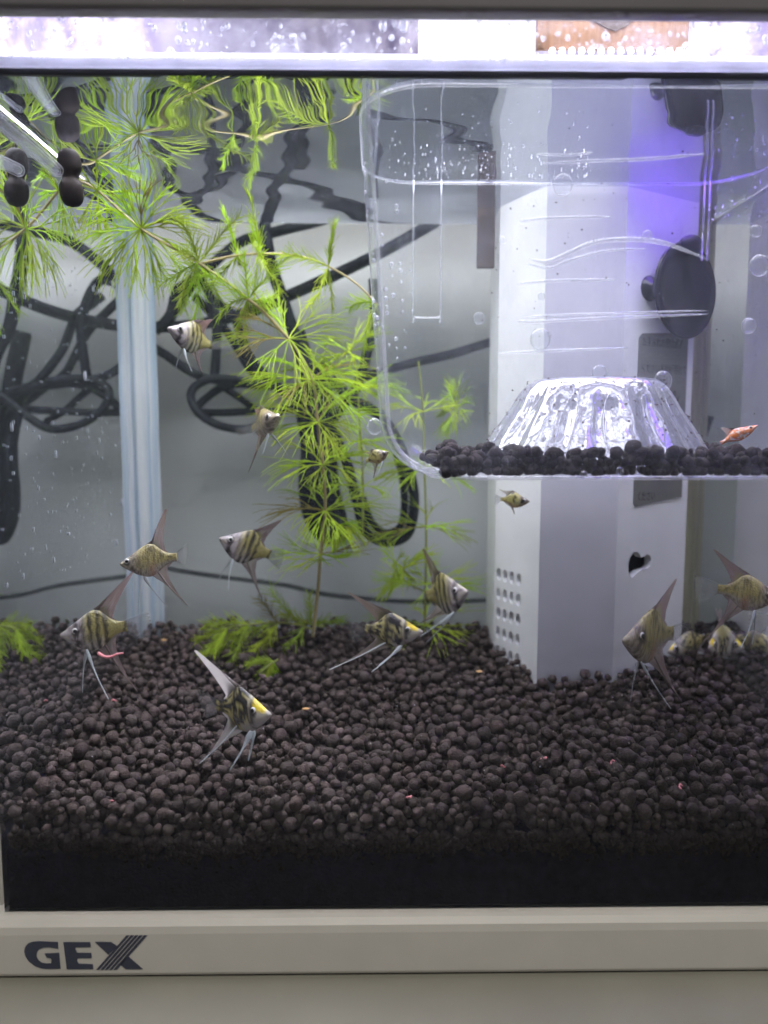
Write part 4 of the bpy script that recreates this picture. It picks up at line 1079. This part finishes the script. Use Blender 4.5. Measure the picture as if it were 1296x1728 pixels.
    for k, (u,v) in enumerate(vents):
        s = .36; a0 = P(s, prof(s,LOW)*hf*0.96, (0.02 if k == 0 else -0.02)); tip = onmid(u,v,s,-1.5 if k == 0 else 2.5)
        md = a0.lerp(tip,.5)+f*0.02*L
        pts = smoothpath([a0, md, tip], 9); m = len(pts)
        part('ventral_fin', tube(pts, [ventr*(0.75+1.0*math.exp(-((i/m-.18)/.14)**2))*(1-0.55*i/m) for i in range(m)], 7), M['ray_white'] if k == 0 or kind == 'koi' else M['ray_dim'], t)
    if caudal:
        c1 = onmid(*caudal[0], 1.0); c2 = onmid(*caudal[1], 1.0); mdir = ((c1+c2)/2-P(1,0,0))
        n2 = 30; B = []; E = []
        for i in range(n2):
            u = i/(n2-1); B.append(P(0.985, prof(1,UPP)*hf*(1-u)+prof(1,LOW)*hf*u, 0)); E.append(c1.lerp(c2,u)+mdir*(0.14*(4*u*(1-u)))+mdir*0.07*math.sin(i*2.1+seed))
        v,f_,c = fin_mesh(B,E,Vector((0,0,0)),8,(0.62,0.64,0.64),0.85 if kind in('stripe','koi') else 0.40,0.58,seed+4); part('caudal_fin',(v,f_),M['fin'],t,cols=c)
    # pectoral fin, clear fan on the near side
    if L > 12:
        B, E = [], []
        a0 = P(.37,-.05*hf,prof(.37,WID)*thick*0.95)
        for i in range(14):
            u = i/13; B.append(a0+up*(0.03-0.06*u)*L); E.append(a0 - f*(0.20-0.05*abs(u-.5))*L + up*(0.07-0.22*u)*L + side*0.07*L)
        v,f_,c = fin_mesh(B,E,Vector((0,0,0)),5,(0.62,0.60,0.52),0.3,0.30,seed+5); part('pectoral_fin',(v,f_),M['fin'],t,cols=c)
    for sd in (1,-1):                               # eyes
        s = es; er = 0.050*L; w0 = prof(s,WID)*thick; hc = 0.04*hf
        c = P(s, hc, sd*w0*0.74); ax = side*sd
        e = part('eye', ellipsoid(c, f*er, up*er, ax*er*0.5, 18, 10), M['eye'], t)
        part('pupil', ellipsoid(c+ax*er*0.33, f*er*0.66, up*er*0.66, ax*er*0.30, 14, 8), M['pupil'], e)
    return t
M['fin_spine'] = plain('fin_spine', (0.16,0.12,0.11), 0.4, 0.4)
M['ray_dim'] = plain('dim_filament', (0.50,0.53,0.56), 0.35, 0.5, 0.06, trans=0.2)
def build_fish():
    WH = ((1.0,0.92,0.90),0.04)
    fish('silvery olive angelfish with upright pink fin in front of the corner bead','plain',(202,952),(299,940),32,34,1.0,(280,859),(317,1022),[(236,1041),(283,1025)],[(317,916),(312,955)],1.3, es=0.14)
    fish('boldly striped angelfish with a pink worm under its belly at lower left','stripe',(101,1072),(214,1056),13,17,1.10,(225,964),(232,1167),[(183,1180),(139,1169)],[(249,1031),(251,1086)],2.7, es=0.245)
    fish('striped angelfish facing left between the corner bead and the tall plant','stripe',(370,908),(456,936),92,100,1.12,(474,878),(443,1013),[(385,995),(366,984)],[(479,926),(470,962)],4.1)
    fish('small angelfish facing left next to the top of the corner bead','stripe',(283,553),(357,583),62,82,0.92,(358,539),(342,632),[(324,627),(295,632)],[(388,575),(386,590)],5.2, thick=1.25)
    fish('angelfish turned to the camera with two spread white fins before the cable ring','plain',(470,702),(426,724),68,92,0.72,(430,690),(419,797),[(443,766),(485,768)],[(399,722),(402,735)],6.6, thick=1.35)
    fish('tiny angelfish fry with big eye just left of the breeding box','fry',(656,762),(618,778),70,74,0.95,(614,764),(630,806),[(638,799),(642,797)],[(606,782),(612,796)],7.4, ventr=0.2, thick=1.2)
    fish('black and white angelfish with yellow forehead low over the front soil','koi',(458,1206),(366,1190),8,20,1.10,(329,1097),(337,1288),[(388,1299),(419,1283)],[(333,1160),(350,1214)],8.9, koi_fin=WH, ventr=0.62, fw=0.06, es=0.27)
    fish('blotched yellow and black angelfish with long pale trailing fins at mid tank','koi',(714,1066),(616,1061),70,74,1.0,(587,999),(556,1130),[(627,1134),(640,1122)],[(582,1046),(601,1087)],10.2, koi_fin=((0.55,0.42,0.36),0.5), ventr=0.55, es=0.26)
    fish('grey striped angelfish facing right behind the blotched one','stripe',(790,998),(718,1006),98,118,1.22,(714,926),(702,1055),[(709,1074),(719,1085)],None,11.5, es=0.23)
    fish('tiny dark fry swimming right just below the breeding box floor','fry',(894,846),(845,842),88,90,0.92,(842,826),(868,868),[(880,866)],[(836,834),(836,852)],12.8, ventr=0.2, thick=1.2)
    fish('pale gold angelfish facing left in front of the white filter','plain',(1050,1081),(1136,1068),58,74,1.22,(1141,977),(1151,1186),[(1132,1196),(1064,1183)],[(1164,1046),(1157,1094)],13.6, es=0.29)
    fish('large olive angelfish cut off by the right edge, tail fan towards the filter','plain',(1316,1008),(1211,994),62,66,1.05,(1205,927),(1186,1083),[(1250,1094),(1269,1088)],[(1173,968),(1180,1020)],15.1)
    fish('yellow and black angelfish lying low behind the pale gold one','koi',(1122,1100),(1196,1074),112,122,0.75,None,(1216,1108),[(1184,1116),(1176,1112)],[(1222,1052),(1224,1088)],16.4)
    fish('blotched angelfish hovering above the soil left of the right pane','koi',(1196,1094),(1228,1070),112,126,1.35,(1208,1026),(1248,1114),[(1202,1114),(1229,1119)],[(1250,1060),(1248,1080)],17.7)
    fish('angelfish almost out of the picture, its tail fan at the right edge','plain',(1392,1028),(1297,1044),74,76,1.0,(1300,980),(1290,1110),[(1360,1120)],[(1266,1030),(1271,1089)],18.3)
    fish('orange and white speckled fry resting on the soil inside the breeding box','orange',(1279,717),(1216,748),40,44,0.60,(1218,722),None,[],[(1204,742),(1212,762)],19.9, thick=1.5, name='orange_fry')
build_fish()

# ================================================================== SMALL THINGS
def build_small():
    rng = np.random.RandomState(77)
    # pink worms
    P = smoothpath([at(166,1102,13),at(176,1108,12),at(188,1108,12),at(197,1104,12),at(208,1102,12)],6)
    single('worm', tube(P,[0.6*(1-0.5*i/len(P)) for i in range(len(P))],7), M['worm'], 'pink worm trailing under the boldly striped angelfish', 'worm')
    def ground(u, v):
        lo, hi = 3.0, DEPTH-6
        for _ in range(40):
            mid = (lo+hi)/2
            if at(u,v,mid).z > soil_h(at(u,v,mid).x, mid): lo = mid
            else: hi = mid
        return at(u,v,lo)
    spots = [(185,1355,'pink worm curled on the soil near the lower left front'),(845,1322,'pale pink worm piece standing on the front soil at centre'),(920,1312,'pink worm piece on the soil right of centre at the front'),
             (1036,1308,'pale pink crumb on the front soil below the filter'),(1168,1280,'pink crumb on the soil at the lower right'),(1150,1354,'pink worm bit near the front pane at lower right'),
             (190,1211,'pink crumb on the soil below the striped angelfish'),(42,1268,'pink crumb beside the left pane'),(158,1272,'small pink worm piece on the soil at left'),(692,1374,'pink crumb low at the front pane near the middle'),(622,1356,'tiny pink worm on the edge of the front soil')]
    for i,(u,v,lab) in enumerate(spots):
        p = ground(u,v); p.z = max(p.z, soil_top(p.x,p.y))+0.35
        a = rng.uniform(0,6.28); k = rng.uniform(0.6,1.2)
        pts = [p+Vector((math.cos(a+j*0.6)*j*k*0.7, math.sin(a+j*0.6)*j*0.5, 0.5*math.sin(j*1.7))) for j in range(4)]
        single('worm', tube(smoothpath(pts,4), 0.32, 6), M['worm'], lab, 'worm', 'pink worms on the soil')
    for (u,v,lab) in ((277,1100,'ochre food flake on the soil under the corner bead'),(516,1226,'ochre food flake on the soil right of the yellow-headed fish'),(808,1151,'ochre food flake at the foot of the filter')):
        p = ground(u,v); p.z = max(p.z, soil_top(p.x,p.y))+0.3; single('food_flake', ellipsoid(p, X3*1.6, Y3*1.0, Z3*0.5, 9, 6), M['flake'], lab, 'flake', 'food flakes on the soil')
    # white grit sparkling on the soil
    vf = []
    for _ in range(420):
        X,Y,Zz,R = GR[rng.randint(len(GR))]
        if Zz < soil_h(X,Y)-3: continue
        d = Vector(rng.normal(size=3)); d.z = abs(d.z)+0.3; d.y = -abs(d.y); d.normalize(); r = rng.uniform(0.10,0.26)
        vf.append(ball(Vector((X,Y,Zz))+d*(R*0.95), r, 5, 3))
    tag(single('white_grit', join(*vf), M['grit']), 'tiny white grit specks scattered over the dark soil', 'grit', kind='stuff')
    # bubbles stuck to the breeding box and pane
    B = [(950,312,18,'ring-like bubble high on the box wall'),(912,573,18,'ring-like bubble low left on the box wall over the ribs'),(1119,643,17,'bubble on the box wall right of the dome top'),(1012,630,14,'bubble on the box wall over the dome top'),
         (808,537,10,'small oval bubble on the box wall left of the filter'),(847,406,7,'tiny bubble on the box wall at the filter edge'),(1092,398,9,'small bubble beside the suction cup top'),(1282,448,18,'bubble at the right edge level with the suction cup'),
         (1264,550,13,'bubble near the right edge below the suction cup'),(1276,390,10,'small bubble near the right edge above the others'),(632,720,14,'pale round bubble floating left of the breeding box'),(985,802,7,'tiny bubble at the box floor under the dome'),
         (737,799,8,'tiny bubble in the lower left corner of the box'),(1046,795,7,'tiny bubble on the box floor edge right of the dome'),(914,500,7,'tiny bubble between the moulded ribs')]
    for (u,v,r,lab) in B:
        y = BY0+0.2 if u != 632 else 30
        p = at(u,v,y); rr = r*mmpx(y); p.y -= 0.0
        sx = rng.uniform(0.85,1.05)
        single('air_bubble', ellipsoid(p, X3*rr*sx, Y3*rr*0.45, Z3*rr, 24, 14), M['bubble'], lab, 'bubble', 'bubbles on the breeding box')
    # specks: mineral spots on the left pane, bubbles under the surface in the box, brown debris on the dome and box wall
    vf = []
    for _ in range(330):
        y = rng.uniform(4,DEPTH-30); z = rng.uniform(at(20,1000,20).z, ZW-30); r = float(np.clip(rng.lognormal(math.log(0.16),0.6),0.07,0.7))
        vf.append(ellipsoid((XL+0.3,y,z), X3*r*0.5, Y3*r, Z3*r*rng.uniform(1,4), 6, 4))
    tag(single('mineral_specks', join(*vf), M['speck']), 'white mineral specks and streaks on the left glass pane', 'specks', kind='stuff')
    vf = []
    for _ in range(170):
        p = at(rng.uniform(655,1000), rng.uniform(225,306), rng.uniform(40,85)); p.z = min(p.z, ZW-0.6); vf.append(ball(p, rng.uniform(0.12,0.42), 7, 5))
    for _ in range(60):
        p = at(rng.uniform(1195,1296), rng.uniform(300,380), rng.uniform(70,90)); vf.append(ball(p, rng.uniform(0.12,0.5), 7, 5))
    for _ in range(70):
        z = rng.uniform(BZ0+30, ZW); s = box_section(z); q = s[len(s)//2+rng.randint(0,8)]; vf.append(ball((q[0],q[1],z), rng.uniform(0.2,0.8), 7, 5))
    tag(single('tiny_bubbles', join(*vf), M['droplet']), 'tiny bright air bubbles under the surface inside the breeding box', 'bubbles', kind='stuff')
    vf = []
    zb = BZ0+2.0; H = at(1005,640,48).z-zb
    for _ in range(260):
        kk = rng.uniform(0.15,1.0); g = rng.uniform(math.pi*0.95,math.pi*2.05); r = 45.5-22.5*kk**0.95+1.2
        vf.append(ellipsoid((DCX+r*math.cos(g),DCY+r*DYS*math.sin(g),zb+H*kk+0.2), X3*rng.uniform(.1,.5), Y3*rng.uniform(.1,.4), Z3*rng.uniform(.1,.35), 6, 4))
    for _ in range(150):
        z = rng.uniform(BZ0+14, ZW-6); x = rng.uniform(BX0+30, BX1-30); s = box_section(z); y = min(q[1] for q in s)
        r = rng.uniform(.08,.28); vf.append(ellipsoid((x,y+0.2,z), X3*r*rng.uniform(.7,1.6), Y3*r*.5, Z3*r, 6, 4))
    tag(single('brown_debris', join(*vf), M['debris']), 'fine brown debris specks on the clear dome and breeding box wall', 'debris', kind='stuff')
    vf = []
    for _ in range(420):
        p = at(rng.uniform(0,1296), rng.uniform(150,1350), rng.uniform(5,DEPTH-8))
        if p.x < XL+2 or p.x > XR-2 or p.z < soil_h(p.x,p.y) or p.z > ZW-2: continue
        vf.append(ball(p, rng.uniform(0.06,0.20), 5, 3))
    tag(single('floating_particles', join(*vf), M['speck']), 'fine white particles drifting in the tank water', 'particles', kind='stuff')
build_small()
